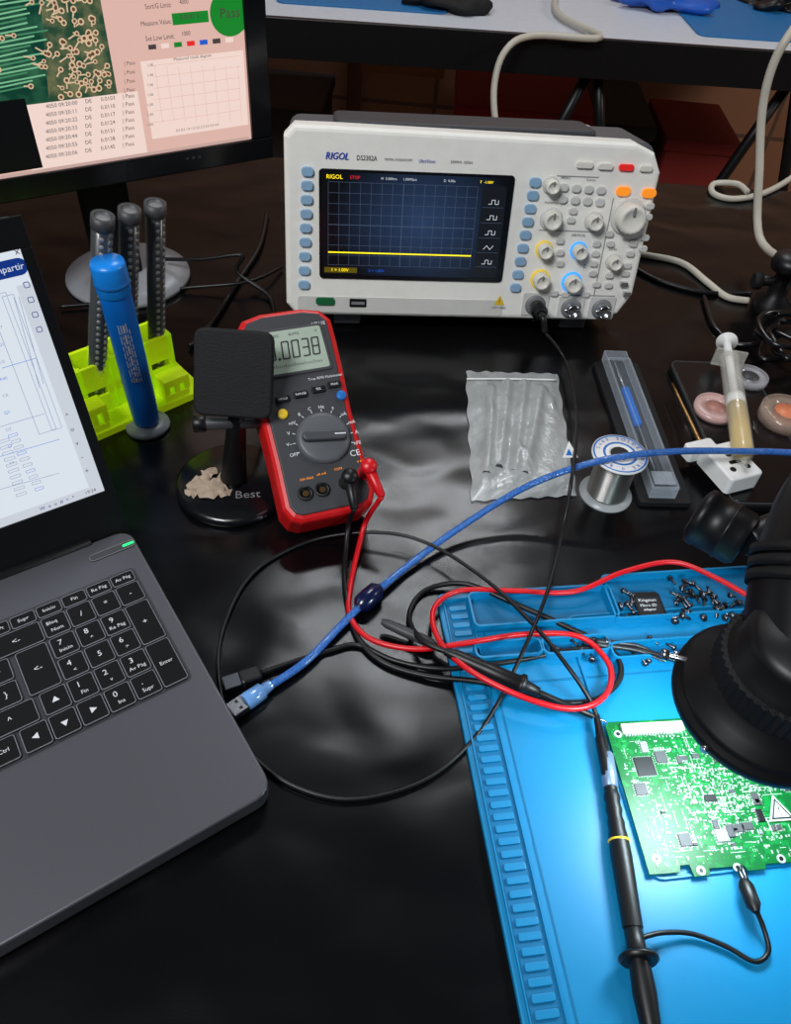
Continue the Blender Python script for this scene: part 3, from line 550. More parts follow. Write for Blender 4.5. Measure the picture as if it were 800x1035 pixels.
# ------------------------------------------------------------ usb cables
t=thing('usb_cable','translucent blue braided cable arcing across the desk','cable',rotz(P(330,650,0),0)); ti=t.matrix_world.inverted()
m=MB().tube([P(*p) for p in ((860,462,.05),(790,457,.050),(740,456,.052),(690,456,.055),(640,460,.058),(590,470,.05),(530,493,.032),(470,530,.014),(420,566,.007),(375,603,.008),(345,632,.006),(310,668,.006),(272,694,.006))],.0030,BLUEC,12); local(m).build('cable',t)
m=MB(); a=P(384,594,.009); b_=P(362,614,.009); m.cyl(a,b_,.008,None,mat('ferrite_navy',c(10,20,60),.25,coat=.4),18,prof=[(0,.004),(.15,.0075),(.5,.008),(.85,.0075),(1,.004)]); local(m).build('ferrite_bead',t)
a=P(274,692,.007); b_=P(248,710,.007); m=MB(); m.cyl(a,b_,.006,None,mat('blue_translucent',c(110,160,220),.15,coat=.8,var=.3,ns=200),16,prof=[(0,.0036),(.3,.0046),(.35,.0062),(.9,.0066),(1,.0062)]); local(m).build('plug_housing',t)
FU=frame((a+b_)/2,(b_-a),V((0,0,1)).cross(b_-a)); L2=(b_-a).length/2
m=MB(); m.box((L2,-.006,-.003),(L2+.012,.006,.003),STEEL,.0005,M=FU); m.box((L2+.004,-.004,.0025),(L2+.006,-.002,.0032),BLK,0,M=FU); m.box((L2+.004,.002,.0025),(L2+.006,.004,.0032),BLK,0,M=FU); local(m).build('usb_connector',t)
t=thing('usb_cable','thin black USB cable with plug beside the blue cable plug','cable',rotz(P(300,668,0),0)); ti=t.matrix_world.inverted()
m=MB().tube([P(*p) for p in ((262,681,.004),(300,668,.003),(335,657,.0025),(362,652,.0025),(400,668,.002),(450,676,.006),(520,668,.007),(590,655,.007),(640,656,.008),(700,672,.02))],.002,BLK,8); local(m).build('cable',t)
a=P(264,680,.006); b_=P(243,687,.006); FU=frame((a+b_)/2,(b_-a),V((0,0,1)).cross(b_-a)); L2=(b_-a).length/2
m=MB(); m.box((-L2,-.0058,-.004),(L2,.0058,.004),BLK,.0018,M=FU); local(m).build('plug_housing',t)
m=MB(); m.box((L2,-.0055,-.0025),(L2+.012,.0055,.0025),STEELD,.0005,M=FU); local(m).build('usb_connector',t)
# ------------------------------------------------------------ silicone mat
MT=mat('silicone_blue',c(0,122,174),.42,var=.04,ns=20,spec=.5); MTD=mat('silicone_recess_shade',c(0,100,146),.5,var=.05,ns=20,spec=.35)  # second blue is a darker copy: shade of recesses put into the colour
MTM=rotz(P(441,600,.004),11.3)
m=MB(); m.prism(rrect(0,-.50,.38,0,.006),-.0038,0,MT,.001)
y=-.014
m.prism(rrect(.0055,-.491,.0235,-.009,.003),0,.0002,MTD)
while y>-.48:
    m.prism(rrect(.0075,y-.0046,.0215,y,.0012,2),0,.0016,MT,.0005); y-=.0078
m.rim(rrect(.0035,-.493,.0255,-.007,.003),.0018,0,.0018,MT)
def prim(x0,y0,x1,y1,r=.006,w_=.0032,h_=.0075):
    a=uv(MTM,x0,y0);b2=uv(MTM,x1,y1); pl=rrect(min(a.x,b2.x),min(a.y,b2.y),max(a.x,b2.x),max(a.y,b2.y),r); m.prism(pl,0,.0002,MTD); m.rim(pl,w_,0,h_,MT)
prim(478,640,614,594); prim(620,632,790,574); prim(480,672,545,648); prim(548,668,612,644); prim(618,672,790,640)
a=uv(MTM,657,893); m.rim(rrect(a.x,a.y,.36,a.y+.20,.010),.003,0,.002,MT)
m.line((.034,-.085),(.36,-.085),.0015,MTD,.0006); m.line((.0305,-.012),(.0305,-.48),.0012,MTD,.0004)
tag(m.build('soldering_mat',M=MTM),'bright blue silicone mat with ridged edge under green circuit board','mat')
# screws
m=MB(); m.lathe([(.0028,.0),(.0028,.0012),(.002,.002),(.0001,.0021)],STEELD,10); m.cyl((0,0,-.007),(0,0,0),.0011,.0012,STEELD,8); m.box((-.002,-.0003,.0019),(.002,.0003,.0024),BLK); m.box((-.0003,-.002,.0019),(.0003,.002,.0024),BLK)
s0=m.build('screw'); tag(s0,'tiny dark screw lying loose in mat compartment','screw','loose screws in the mat compartment'); s0.location=(0,0,0)
rnd=random.Random(11)
for i in range(62):
    if i<40: px,py=rnd.uniform(676,745),rnd.uniform(588,626)
    elif i<48: px,py=rnd.uniform(628,642),rnd.uniform(596,628)
    elif i<55: px,py=rnd.uniform(630,685),rnd.uniform(648,664)
    else: px,py=rnd.uniform(554,606),rnd.uniform(650,662)
    o=s0 if i==0 else s0.copy()
    if i: COL.objects.link(o)
    o.location=P(px,py,.0075); o.rotation_euler=(R(rnd.uniform(60,110)),R(rnd.uniform(-20,20)),rnd.uniform(0,6.28)); s_=rnd.uniform(.75,1.15); o.scale=(s_,s_,s_)
SDM=rotz(P(657,612,.0070),9)
m=MB(); m.prism([(-.0115,-.0135),(.0115,-.0135),(.0115,.011),(.009,.0135),(-.0115,.0135)],-.0021,0,BLK,.0004)
m.prism(rrect(-.010,-.009,.0095,.008,.001),0,.0002,mat('card_label',c(30,31,35),.4)); m.text('Kingston',-.0005,.005,.0004,.0042,WTX); m.text('Micro SD',-.001,.0,.0004,.0036,WTX); m.text('adapter',-.001,-.004,.0004,.0034,WTX)
tag(m.build('memory_card',M=SDM),'black memory card adapter lying among screws in mat compartment','memory card')
TWM=mat('tweezer_grey',c(70,72,76),.45,.6)
t=thing('tweezers','grey metal tweezers lying across the mat near microscope','tweezers',rotz(P(640,655,.008),0)); ti=t.matrix_world.inverted()
for s in (-1,1):
    m=MB(); a=P(603,650+s*1.5,.0095); b_=P(645,655+s*2.5,.010); d=P(672,668+s*1,.010); m.tube([a,b_,d],.0016,TWM,6,6,rf=lambda u:.0016*(1-u)+.0006); local(m).build('arm',t)
# ------------------------------------------------------------ PCB
o_=P(657,884,.0085); PM=rotz(o_,9.3)
pb=thing('circuit_board','green circuit board crowded with silver components on blue mat','circuit board',PM)
PW,PH=.15,.102
pg=bpy.data.materials.new('board_green'); pg.use_nodes=True; nt=pg.node_tree; b=nt.nodes['Principled BSDF']; tc=nt.nodes.new('ShaderNodeTexCoord')
vo=nt.nodes.new('ShaderNodeTexVoronoi'); vo.distance='MANHATTAN'; vo.inputs['Scale'].default_value=320; cr=nt.nodes.new('ShaderNodeValToRGB'); cr.color_ramp.interpolation='CONSTANT'
cr.color_ramp.elements[0].color=(*c(8,108,48),1); cr.color_ramp.elements[1].color=(*c(6,88,38),1); cr.color_ramp.elements[1].position=.35; e=cr.color_ramp.elements.new(.85); e.color=(*c(34,130,66),1)
nt.links.new(tc.outputs['Object'],vo.inputs['Vector']); nt.links.new(vo.outputs['Color'],cr.inputs[0]); nt.links.new(cr.outputs[0],b.inputs['Base Color']); b.inputs['Roughness'].default_value=.35; b.inputs['Specular IOR Level'].default_value=.3
m=MB(); m.prism([(0,0),(.020,0),(.021,.004),(.027,.004),(.028,-.003),(.038,-.003),(.039,.001),(.062,.001),(.063,-.002),(.075,-.002),(.076,.001),(PW,.001),(PW,PH),(.003,PH),(0,PH-.003)],-.0016,0,pg)
SLV=mat('solder_silver',c(176,182,178),.35,.35); CRM=mat('silk_white',c(184,196,180),.5)
for px,py in ((664,868),(709,880),(746,877),(790,868),(625,742)):
    q=uv(PM,px,py); m.prism(circ(q.x,q.y,.0028,16),0,.0003,SLV); m.prism(circ(q.x,q.y,.0014,12),.0003,.0004,BLK)
rnd=random.Random(5)
for i in range(150):
    x,y=rnd.uniform(.006,PW-.01),rnd.uniform(.006,PH-.008); L1=rnd.uniform(.003,.014)
    if rnd.random()<.5: m.line((x,y),(min(x+L1,PW-.002),y),.0003,CRM,.0003)
    else: m.line((x,y),(x,min(y+L1,PH-.002)),.0003,CRM,.0003)
for i in range(44): m.text('%s%d'%(rnd.choice('RCUQD'),rnd.randint(1,99)),rnd.uniform(.008,PW-.01),rnd.uniform(.006,PH-.006),.0004,.0022,CRM)
for i in range(500): 
    x,y=rnd.uniform(.004,PW-.004),rnd.uniform(.004,PH-.004); m.add([(a_,b2,.00035) for a_,b2 in circ(x,y,.00035,6)],[list(range(6))],SLV)
m.build('board',pb)
qc=uv(PM,652,775); qw=uv(PM,786,818)
def clear(x,y,r=.010): return (V((x,y))-V((qc.x,qc.y))).length<r or (V((x,y))-V((qw.x,qw.y))).length<.012
m=MB()
# ordered rows of small parts
for k in range(26):
    x,y=rnd.uniform(.008,.135),rnd.uniform(.008,.090); n_=rnd.randint(4,9); ver=rnd.random()<.5; g_=rnd.random(); st_=rnd.choice((.0020,.0026,.0032))
    for j in range(n_):
        xx,yy=(x,y+j*st_) if ver else (x+j*st_,y)
        if clear(xx,yy) or xx>PW-.004 or yy>PH-.012: continue
        m.box((xx-.0007,yy-.0004,0),(xx+.0007,yy+.0004,.0007),SLV) if ver else m.box((xx-.0004,yy-.0007,0),(xx+.0004,yy+.0007,.0007),SLV)
# dense silvery patch in the middle
for i in range(620):
    x,y=rnd.gauss(.064,.015),rnd.gauss(.050,.014)
    if i%3==0: x,y=rnd.uniform(.004,PW-.004),rnd.uniform(.004,PH-.012)
    x=round(x/.0013)*.0013; y=round(y/.0013)*.0013
    if clear(x,y) or not(.003<x<PW-.003 and .004<y<PH-.012): continue
    a_,b2=rnd.choice(((.0011,.0006),(.0006,.0011),(.0014,.0007),(.0008,.0014),(.0022,.0006),(.0006,.0022))); m.box((x-a_/2,y-b2/2,0),(x+a_/2,y+b2/2,.0007),SLV if i%5 else CRM)
tag(m.build('solder_joints',pb),None,None,kind='stuff')
def chip(x,y,s_,asp,mt,ang,n_=5):
    m=MB(); an=Matrix.Translation((x,y,0))@Matrix.Rotation(R(ang),4,'Z')
    m.box((-s_/2,-s_*asp/2,0),(s_/2,s_*asp/2,.0014),mt,.0002,M=an)
    for j in range(n_):
        m.box((-s_/2+s_*(j+.3)/n_,-s_*asp/2-.0008,0),(-s_/2+s_*(j+.65)/n_,s_*asp/2+.0008,.0005),SLV,M=an)
        if asp>.9: m.box((-s_/2-.0008,-s_/2+s_*(j+.3)/n_,0),(s_/2+.0008,-s_/2+s_*(j+.65)/n_,.0005),SLV,M=an)
    m.build('chip',pb)
chip(qc.x,qc.y,.013,1,BLK,0,12)
for i in range(46):
    x,y=rnd.uniform(.010,.135),rnd.uniform(.012,.086); s_=rnd.choice((.003,.004,.005,.006,.008))
    if clear(x,y,.014): continue
    chip(x,y,s_,rnd.choice((.6,.6,1)),rnd.choice((DGR,BLK,DGR,GRY)),rnd.choice((0,90,90,0)))
m=MB(); m.box((.010,PH-.010,0),(.055,PH-.003,.003),CRM,.0004)
for j in range(20): m.box((.012+j*.0021,PH-.0115,0),(.0132+j*.0021,PH-.0095,.0012),SLV)
m.build('edge_connector',pb)
m=MB(); m.prism([(qw.x-.009,qw.y-.008),(qw.x+.009,qw.y-.008),(qw.x,qw.y+.009)],.0003,.0018,CRM); m.rim([(qw.x-.0075,qw.y-.007),(qw.x+.0075,qw.y-.007),(qw.x,qw.y+.0072)],.0012,.0018,.0021,KTX); m.text('!',qw.x,qw.y-.002,.0021,.009,KTX); m.build('warning_sticker',pb,'white triangular warning sticker')
# ------------------------------------------------------------ microscope
hb=P(768,712,.115); base_=V((.50,.57,0))
t=thing('inspection_microscope','large black inspection microscope with ring light above circuit board','microscope',rotz(base_,0)); ti=t.matrix_world.inverted()
M=Matrix.Translation(hb)
m=MB(); m.lathe([(.030,-.004),(.048,-.002),(.050,.001),(.0505,.004),(.050,.008),(.0475,.009),(.0475,.011),(.046,.013),(.041,.018),(.036,.024),(.034,.028),(.034,.044),(.031,.046),(.030,.060),(.026,.066),(.0001,.067)],BLKS,64,M); lh=local(m).build('lens_housing',t)
m=MB(); m.lathe([(.034,.027),(.0375,.028),(.0375,.043),(.034,.044)],BLKM,96,M,False,.045); local(m).build('focus_ring',lh,'ribbed focus ring')
m=MB(); m.lathe([(.031,-.0045),(.033,-.0055),(.044,-.0055),(.046,-.0035)],mat('led_ring',(1,1,1),.5,es=3,emit=c(190,225,255)),40,M); local(m).build('ring_light',lh)
for k in range(3):
    an=R(150+k*70); p=hb+V((.0505*math.cos(an),.0505*math.sin(an),.004)); d=V((math.cos(an),math.sin(an),0)); m=MB(); m.cyl(p-d*.002,p+d*.0025,.0022,.0022,STEEL,12); local(m).build('screw',lh,'small metal screw')
m=MB(); m.tube([hb+V((.01,.01,.045)),hb+V((.014,.05,.075)),hb+V((.05,.11,.085)),V((.38,.46,.20)),V((.50,.57,.26))],.03,BLKS,20,8,rf=lambda u:.034-.014*u); local(m).build('arm',t)
m=MB(); pa=hb+V((.012,.034,.066)); pb2=hb+V((.014,.046,.074))
for k in range(3):
    p=pa.lerp(pb2,k/2); d=(pb2-pa).normalized(); m.cyl(p-d*.0014,p+d*.0014,.0352,None,BLKM,48)
local(m).build('ribbed_collar',t)
a=PD(704,519,.56); b_=PD(754,547,.545)
m=MB(); m.cyl(a,b_,.021,None,BLKS,32,prof=[(0,.0165),(.02,.0185),(.06,.0208),(.2,.0218),(.22,.0205),(.6,.0205),(.62,.0215),(.66,.0215),(.68,.0205),(.9,.0205),(1,.018)]); local(m).build('eyepiece',t)
m=MB(); m.cyl(b_,b_+V((.05,.03,.0)),.012,.012,BLK,16); local(m).build('eyepiece_bracket',t)
a=PD(722,662,.44); b_=PD(752,690,.44); m=MB(); m.cyl(a,b_,.012,None,BLKM,36,prof=[(0,.009),(.08,.0125),(.9,.013),(1,.010)],flute=.12); local(m).build('focus_knob',t)
m=MB(); m.cyl(PD(669,661,.45),PD(712,672,.445),.002,.002,STEEL,10); m.cyl(PD(669,661,.45),PD(675,662.5,.45),.0035,.0035,STEEL,12); local(m).build('lock_pin',t)
m=MB(); m.cyl((.50,.57,0.02),(.50,.57,.34),.012,.012,BLK,20); local(m).build('post',t)
m=MB(); m.lathe([(.07,0),(.07,.012),(.06,.02),(.0001,.02)],BLKM,40,Matrix.Translation(base_)); local(m).build('base',t)
# ------------------------------------------------------------ phone stand
pc=P(237,492,0); t=thing('phone_stand','small black desk stand with square pad and round base','stand',rotz(pc,12))
m=MB(); m.lathe([(.0485,0),(.050,.002),(.050,.006),(.046,.009),(.0001,.0095)],BLKG,40); m.text('Best',.012,-.020,.0098,.0125,GRY); m.build('base',t)
PAP=mat('torn_paper',c(168,150,130),.8,var=.35,ns=200); m=MB()
rnd=random.Random(2)
for (x,y,s_) in ((-.028,-.004,.012),(-.018,-.013,.012),(-.022,.008,.010),(-.034,-.014,.007),(-.008,-.018,.007),(-.012,-.002,.008)):
    n_=13; pl=[(x+s_*rnd.uniform(.4,1.25)*math.cos(k*2*math.pi/n_),y+s_*rnd.uniform(.4,1.25)*math.sin(k*2*math.pi/n_)) for k in range(n_)]
    vs=[(x,y,.0125)]+[(p[0],p[1],.0094+rnd.uniform(0,.0035)) for p in pl]; m.add(vs,[(0,k+1,(k+1)%n_+1) for k in range(n_)],PAP)
m.build('torn_label',t,'torn crumpled beige label remains')
m=MB(); m.tube([(0,.0,.008),(.004,.004,.04),(.009,.006,.08)],.007,BLK,14,4,rf=lambda u:.012-.005*u); m.build('column',t)
OX=.009
m=MB(); m.cyl((OX-.034,.004,.071),(OX+.034,.004,.071),.0055,None,DGR,16); m.cyl((OX-.036,.004,.071),(OX-.026,.004,.071),.0072,None,BLK,16); m.cyl((OX+.026,.004,.071),(OX+.036,.004,.071),.0072,None,BLK,16); m.build('hinge_bar',t)
m=MB(); m.prism(rrect(-.031,-.031,.031,.037,.008),-.005,.003,BLKM,.002,M=Matrix.Translation((OX,.006,.115))@Matrix.Rotation(R(-10),4,'Z')@Matrix.Rotation(R(58),4,'X'),bot=.002); m.build('pad',t)
# ------------------------------------------------------------ lime tube rack + tubes + blue tool
A1=P(108,437,0); B1=P(205,395,0); TM=frame(A1,B1-A1,(0,1,0))
t=thing('tube_rack','lime green printed rack holding three dark dotted tubes','rack',TM)
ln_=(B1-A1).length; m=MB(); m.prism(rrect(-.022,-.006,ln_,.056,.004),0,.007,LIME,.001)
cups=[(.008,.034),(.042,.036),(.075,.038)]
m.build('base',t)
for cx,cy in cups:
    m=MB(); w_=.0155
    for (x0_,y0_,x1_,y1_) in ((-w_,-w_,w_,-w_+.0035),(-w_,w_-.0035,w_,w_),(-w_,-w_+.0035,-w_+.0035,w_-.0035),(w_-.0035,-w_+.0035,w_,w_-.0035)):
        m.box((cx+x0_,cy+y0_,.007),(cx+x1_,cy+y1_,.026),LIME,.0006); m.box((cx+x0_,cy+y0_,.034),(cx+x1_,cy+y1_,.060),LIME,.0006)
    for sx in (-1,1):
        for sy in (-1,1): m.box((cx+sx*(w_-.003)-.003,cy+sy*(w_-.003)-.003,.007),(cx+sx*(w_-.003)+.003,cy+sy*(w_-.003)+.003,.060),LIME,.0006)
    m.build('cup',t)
for (x0_,x1_,h_) in ((-.022,.004,.034),(.062,.088,.030)):
    m=MB(); m.box((x0_,-.004,.005),(x1_,.014,.014),LIME,.001)
    for k in range(3): m.box((x0_+k*.0105,-.004,.014),(x0_+k*.0105+.006,.014,h_-.006),LIME,.001)
    m.box((x0_,-.004,h_-.008),(x1_+.001,.014,h_),LIME,.001); m.build('front_holder',t)
TB=mat('tube_black',c(24,25,27),.3,coat=.4); TD=mat('tube_bead',c(180,180,178),.3,.4); TCL=mat('tube_clear',c(170,176,178),.08,alpha=.16,spec=.6)
for n_,(cx,cy) in enumerate(cups):
    w0=TM@V((cx,cy,.007)); tx=[(104,219),(131,212),(157,206)][n_]
    d=ray(*tx); topp=CAM+d*(w0.y/d.y)
    q=(topp-w0).to_track_quat('Z','Y').to_matrix().to_4x4(); q.translation=w0; L1=(topp-w0).length
    tt_=thing('component_tube',['dark tube with silver dots in lime rack, leftmost of three','dark tube with silver dots in lime rack, middle of three','dark tube with silver dots in lime rack, rightmost of three'][n_],'tube',q,'dotted tubes in the rack')
    m=MB(); m.lathe([(.0074,.001),(.0076,.003),(.0076,L1-.008),(.0001,L1-.007)],TB,20); m.build('dark_insert',tt_)
    m=MB(); z=.01
    while z<L1-.012:
        for an in range(4):
            a_=R(-165+an*50+ (n_*7)); r=.0075; Mx=Matrix.Translation((r*math.cos(a_),r*math.sin(a_),z+(an%2)*.0033))@V((math.cos(a_),math.sin(a_),0)).to_track_quat('Z','Y').to_matrix().to_4x4()
            m.lathe([(.0019,0),(.0017,.0004),(.0001,.0005)],TD,8,Mx)
        z+=.0066
    m.build('silver_dots',tt_)
    m=MB(); m.lathe([(.0086,0),(.0086,L1)],TCL,24); m.build('clear_sleeve',tt_)
    m=MB(); m.lathe([(.0062,L1-.006),(.0064,L1+.0005),(.0092,L1+.001),(.0092,L1-.009),(.0086,L1-.010)],DGR,20); m.lathe([(.0063,L1-.002),(.0001,L1-.001)],GRY,16); m.build('end_collar',tt_)
bp_=P(150,431,0); d=ray(108,264); top=CAM+d*(bp_.y/d.y); q=(top-bp_).to_track_quat('Z','Y').to_matrix().to_4x4(); q.translation=bp_; L1=(top-bp_).length
t=thing('blue_tool','thick bright blue pen shaped tool standing on grey disc foot','tool',q)
m=MB(); m.lathe([(.0195,0),(.0205,.001),(.0200,.004),(.010,.006),(.0001,.006)],mat('disc_grey',c(150,156,162),.35),32); m.build('disc_foot',t,'grey disc foot')
BT=mat('tool_blue',c(14,126,232),.35)
m=MB(); m.lathe([(.009,.005),(.0115,.008),(.0120,.014),(.0126,.04),(.0128,L1*.84)],BT,28); m.build('barrel',t)
m=MB(); m.lathe([(.0134,L1*.84),(.0138,L1*.85),(.0138,L1-.003),(.0130,L1),(.0001,L1+.0002)],mat('tool_cap',c(26,140,238),.3),28); m.lathe([(.0139,L1*.885),(.0143,L1*.89),(.0143,L1*.90),(.0139,L1*.905)],BLUE,28); m.build('cap',t)
m=MB(); camdir=(q.inverted()@CAM); an=math.atan2(camdir.y,camdir.x); rnd=random.Random(21)
for row in range(5):
    zz=L1*.36
    while zz<L1*.66:
        L2=rnd.uniform(.003,.010); an2=an+(row-2)*.16
        Mx=Matrix.Rotation(an2,4,'Z')@Matrix.Translation((.01295,0,zz))@Matrix.Rotation(R(90),4,'Y'); m.line((0,0),(-L2,0),.0008 if row!=2 else .0014,WTX,0,Mx); zz+=L2+.0018
m.build('printed_lettering',t)
# ------------------------------------------------------------ black cables behind rack
def cord(name,label,pts,r,mt): return tag(MB().tube(pts,r,mt,8).build(name),label,'cable')
cord('power_cable','black cable arching behind the lime tube rack',[P(165,262,.02),P(205,262,.03),P(245,258,.04),P(240,275,.02),P(272,300,.004),P(278,330,.003)],.0022,BLK)
cord('power_cable','black cable running down between tube rack and oscilloscope',[P(270,215,.004),P(262,250,.004),P(240,285,.004),P(215,325,.004),P(192,350,.004)],.003,BLK)
cord('power_cable','thin black cable beside monitor stand',[P(60,310,.004),P(110,305,.004),P(180,292,.004),P(250,285,.012),P(285,270,.004)],.002,BLK)
# ------------------------------------------------------------ packet with tips
BAG=mat('clear_bag',c(206,210,210),.32,.1,alpha=.60,coat=.35,bump=.8,bs=110,var=.3,ns=60,spec=.5)
t=thing('zip_bag','creased translucent plastic bag of soldering tips on black desk','bag',rotz(P(525,440,0),5)); ti=t.matrix_world.inverted()
cor=[P(471,377,.0),P(563,379,.0),P(583,502,.0),P(477,508,.0)]; N=48; vs=[]; rnd=random.Random(8)
tips=(((496,398),(492,480)),((513,392),(504,474)),((529,392),(520,478)),((546,398),(530,480)))
ph=[(rnd.uniform(2,30),rnd.uniform(2,26),rnd.uniform(0,6)) for _ in range(12)]
cre=[(rnd.uniform(0,1),rnd.uniform(0,1),rnd.uniform(0,3.14)) for _ in range(22)]
tw=[(P(*a_),P(*b2)) for a_,b2 in tips]
for j in range(N+1):
    for i in range(N+1):
        u=i/N;v=j/N; p=(cor[0]*(1-u)+cor[1]*u)*(1-v)+(cor[3]*(1-u)+cor[2]*u)*v
        e=min(u,1-u,v,1-v); z=.0018+.0034*min(1,e*9)
        for a_,b2 in tw:   # film drapes over the tips
            s_=(p-a_).dot(b2-a_)/(b2-a_).length_squared; s_=min(1,max(0,s_)); dd_=(p-(a_+(b2-a_)*s_)).length; z+=.0060*math.exp(-(dd_/.0055)**2)
        for cx_,cy_,ca_ in cre:
            dd_=abs((u-cx_)*math.sin(ca_)-(v-cy_)*math.cos(ca_)); al=abs((u-cx_)*math.cos(ca_)+(v-cy_)*math.sin(ca_))
            if al<.3: z+=.0011*max(0,1-dd_/.035)*(1-al/.3)
        z+=.0004*sum(math.sin(a_*u+b2*v+c_) for a_,b2,c_ in ph)/2.2*min(1,.3+e*6)
        ed=max(0,.05-e)*.02; p=p+V((math.sin(v*31)*ed,math.sin(u*37)*ed,0)); vs.append(V((p.x,p.y,max(z,.001))))
fs=[(j*(N+1)+i,(j+1)*(N+1)+i,(j+1)*(N+1)+i+1,j*(N+1)+i+1) for j in range(N) for i in range(N)]
m=MB().add(vs,fs,BAG,True); local(m).build('film',t)
m=MB(); m.tube([P(472,383,.007),P(515,383,.008),P(562,384,.007)],.0010,WHT,6); local(m).build('zip_seal',t)
TIPM=mat('tip_metal',c(70,72,76),.35,.6)
for i,(a_,b2) in enumerate(tips):
    a=P(*a_,.0046);b_=P(*b2,.0046); tag(MB().cyl(a,b_,.003,None,TIPM,12,prof=[(0,.0010),(.25,.0030),(.3,.0040),(.75,.0040),(.78,.0046),(1,.0046)]).build('soldering_tip'),'soldering tip inside translucent bag, number %s from left'%('one','two','three','four')[i],'soldering tip','soldering tips in the clear bag')
# ------------------------------------------------------------ solder spool
sp=P(612,499,0); t=thing('solder_spool','small reel of silver solder wire with blue and white label','solder spool',rotz(sp,0))
CLR=mat('clear_flange',c(190,194,196),.25,alpha=.6); 
m=MB(); m.lathe([(.024,0),(.024,.002),(.009,.002)],CLR,36); m.build('lower_flange',t)
WIRE=mat('solder_wire',c(150,150,146),.28,.9); prof=[(.009,.003)]
for k in range(18): z=.004+k*.00245; prof+=[(.0165,z),(.0180,z+.0006),(.0180,z+.0018),(.0165,z+.00245)]
m=MB(); m.lathe(prof+[(.009,.0478)],WIRE,32); m.build('wire_winding',t)
m=MB(); m.lathe([(.0245,.048),(.0245,.0502),(.0105,.0502),(.0085,.0502),(.0085,.040)],WHT,40)
for k,ch in enumerate('SOLDER WIRE 0.8mm  Sn63 '):
    an=R(90-k*15); m.text(ch,.0192*math.cos(an),.0192*math.sin(an),.0505,.0050,BTX,rot=math.degrees(an)-90)
m.rim(circ(0,0,.0238,32),.0016,.0502,.0505,BLUE); m.rim(circ(0,0,.0150,32),.0022,.0502,.0506,BLUE); m.lathe([(.0084,.0505),(.0084,.042),(.0001,.042)],BLK,20); m.build('upper_flange',t)
# ------------------------------------------------------------ clear case + black sleeve
a=P(656,504,.006); b_=P(608,364,.006); CM=framey(a,b_-a); cw=.0245; cl=(b_-a).length
CS=mat('clear_acrylic',c(190,205,218),.1,alpha=.04,spec=.3); CSE=mat('clear_edge',c(200,210,220),.15,alpha=.3,spec=.4)
tag(MB().prism(rrect(-.009,-.004,cw+.016,cl-.002,.004),-.0059,-.0005,BLKM,.001,M=CM).build('tool_sleeve'),'flat black sleeve lying beneath the clear plastic case','sleeve')
t=thing('clear_case','long clear plastic case with a blue item inside','case',CM)
m=MB(); hh=.013
m.box((0,0,0),(cw,cl,.001),CS)
for (x0_,y0_,x1_,y1_) in ((0,0,cw,.0012),(0,cl-.0012,cw,cl),(0,.0012,.0012,cl-.0012),(cw-.0012,.0012,cw,cl-.0012)): m.box((x0_,y0_,.001),(x1_,y1_,hh),CSE,.0003)
m.build('tray',t)
m=MB(); m.box((-.0008,-.0008,hh),(cw+.0008,cl*.93,hh+.0012),CS,.0004); m.rim(rrect(0,0,cw,cl*.93,.001,2),.0014,hh+.0012,hh+.0018,CSE); m.box((cw*.1,cl*.02,hh+.001),(cw*.9,cl*.10,hh+.002),CSE,.0004); m.line((cw*.3,cl*.12),(cw*.25,cl*.9),.001,CSE,hh+.0014); m.build('lid',t)
tag(MB().box((cw*.34,cl*.46,.0015),(cw*.66,cl*.74,.008),mat('bright_blue_plastic',c(20,100,190),.35,es=.1),.002,M=CM).cyl(CM@V((cw*.48,cl*.74,.005)),CM@V((cw*.42,cl*.93,.005)),.002,.001,STEEL,8).build('plastic_refill'),'blue plastic piece inside the long clear case','plastic piece')
tag(MB().cyl(CM@V((cw*.5,cl*.1,.005)),CM@V((cw*.45,cl*.42,.005)),.0034,.0018,STEELD,10).build('driver_bit'),'short metal bit inside the lower end of clear case','metal bit')
# ------------------------------------------------------------ phone, pick, rolls, socket, syringe
a=P(737,502,.009); b_=P(677,366,.009); PHM=framey(a,b_-a); pl=(b_-a).length
t=thing('smartphone','black smartphone lying flat under syringe and tape rolls','phone',PHM)
m=MB(); m.prism(rrect(0,-.01,.092,pl+.004,.010),-.0088,-.0006,BLK,.002,bot=.002); m.build('case',t)
m=MB(); m.prism(rrect(.003,-.006,.089,pl+.001,.008),-.001,0,BLKG,.0004); m.rim(rrect(.001,-.008,.091,pl+.003,.009),.0014,-.0006,.0004,DGR); m.build('screen_glass',t)
m=MB(); m.tube([P(680,388,.013),P(696,422,.013),P(712,456,.013)],.0024,GOLD,8,4,rf=lambda u:.0014+.0014*u); tag(m.build('metal_pick'),'thin bronze metal pick lying on left edge of black phone','pick')
def disc(px,py,z,r,h_,mt,mt2,name,label,cat):
    M=rotz(P(px,py,z),0); m=MB(); m.lathe([(r*.5,0),(r,0),(r,h_),(r*.5,h_),(r*.5,0)],mt,32,M); m.rim(circ(0,0,r,32),.0012,h_,h_+.0008,mt,M); m.lathe([(r*.49,h_*.1),(r*.49,h_*.9),(.0001,h_*.9)],mt2,20,M); return tag(m.build(name),label,cat)
disc(722,416,.0095,.0215,.007,mat('pink_film',c(224,186,180),.2,alpha=.8,coat=.5),mat('disc_core',c(170,120,110),.4),'tape_roll','pale pink tape reel on black phone left of the syringe','tape')
disc(792,424,.0095,.026,.012,mat('amber_film',c(200,176,160),.12,alpha=.4,coat=.8),mat('disc_core2',c(220,130,90),.4),'round_container','clear round container with orange core right of the syringe','container')
disc(757,384,.0095,.019,.006,mat('clear_film',c(190,190,196),.12,alpha=.5,coat=.8),DGR,'tape_roll','small clear roll behind the syringe barrel','tape')
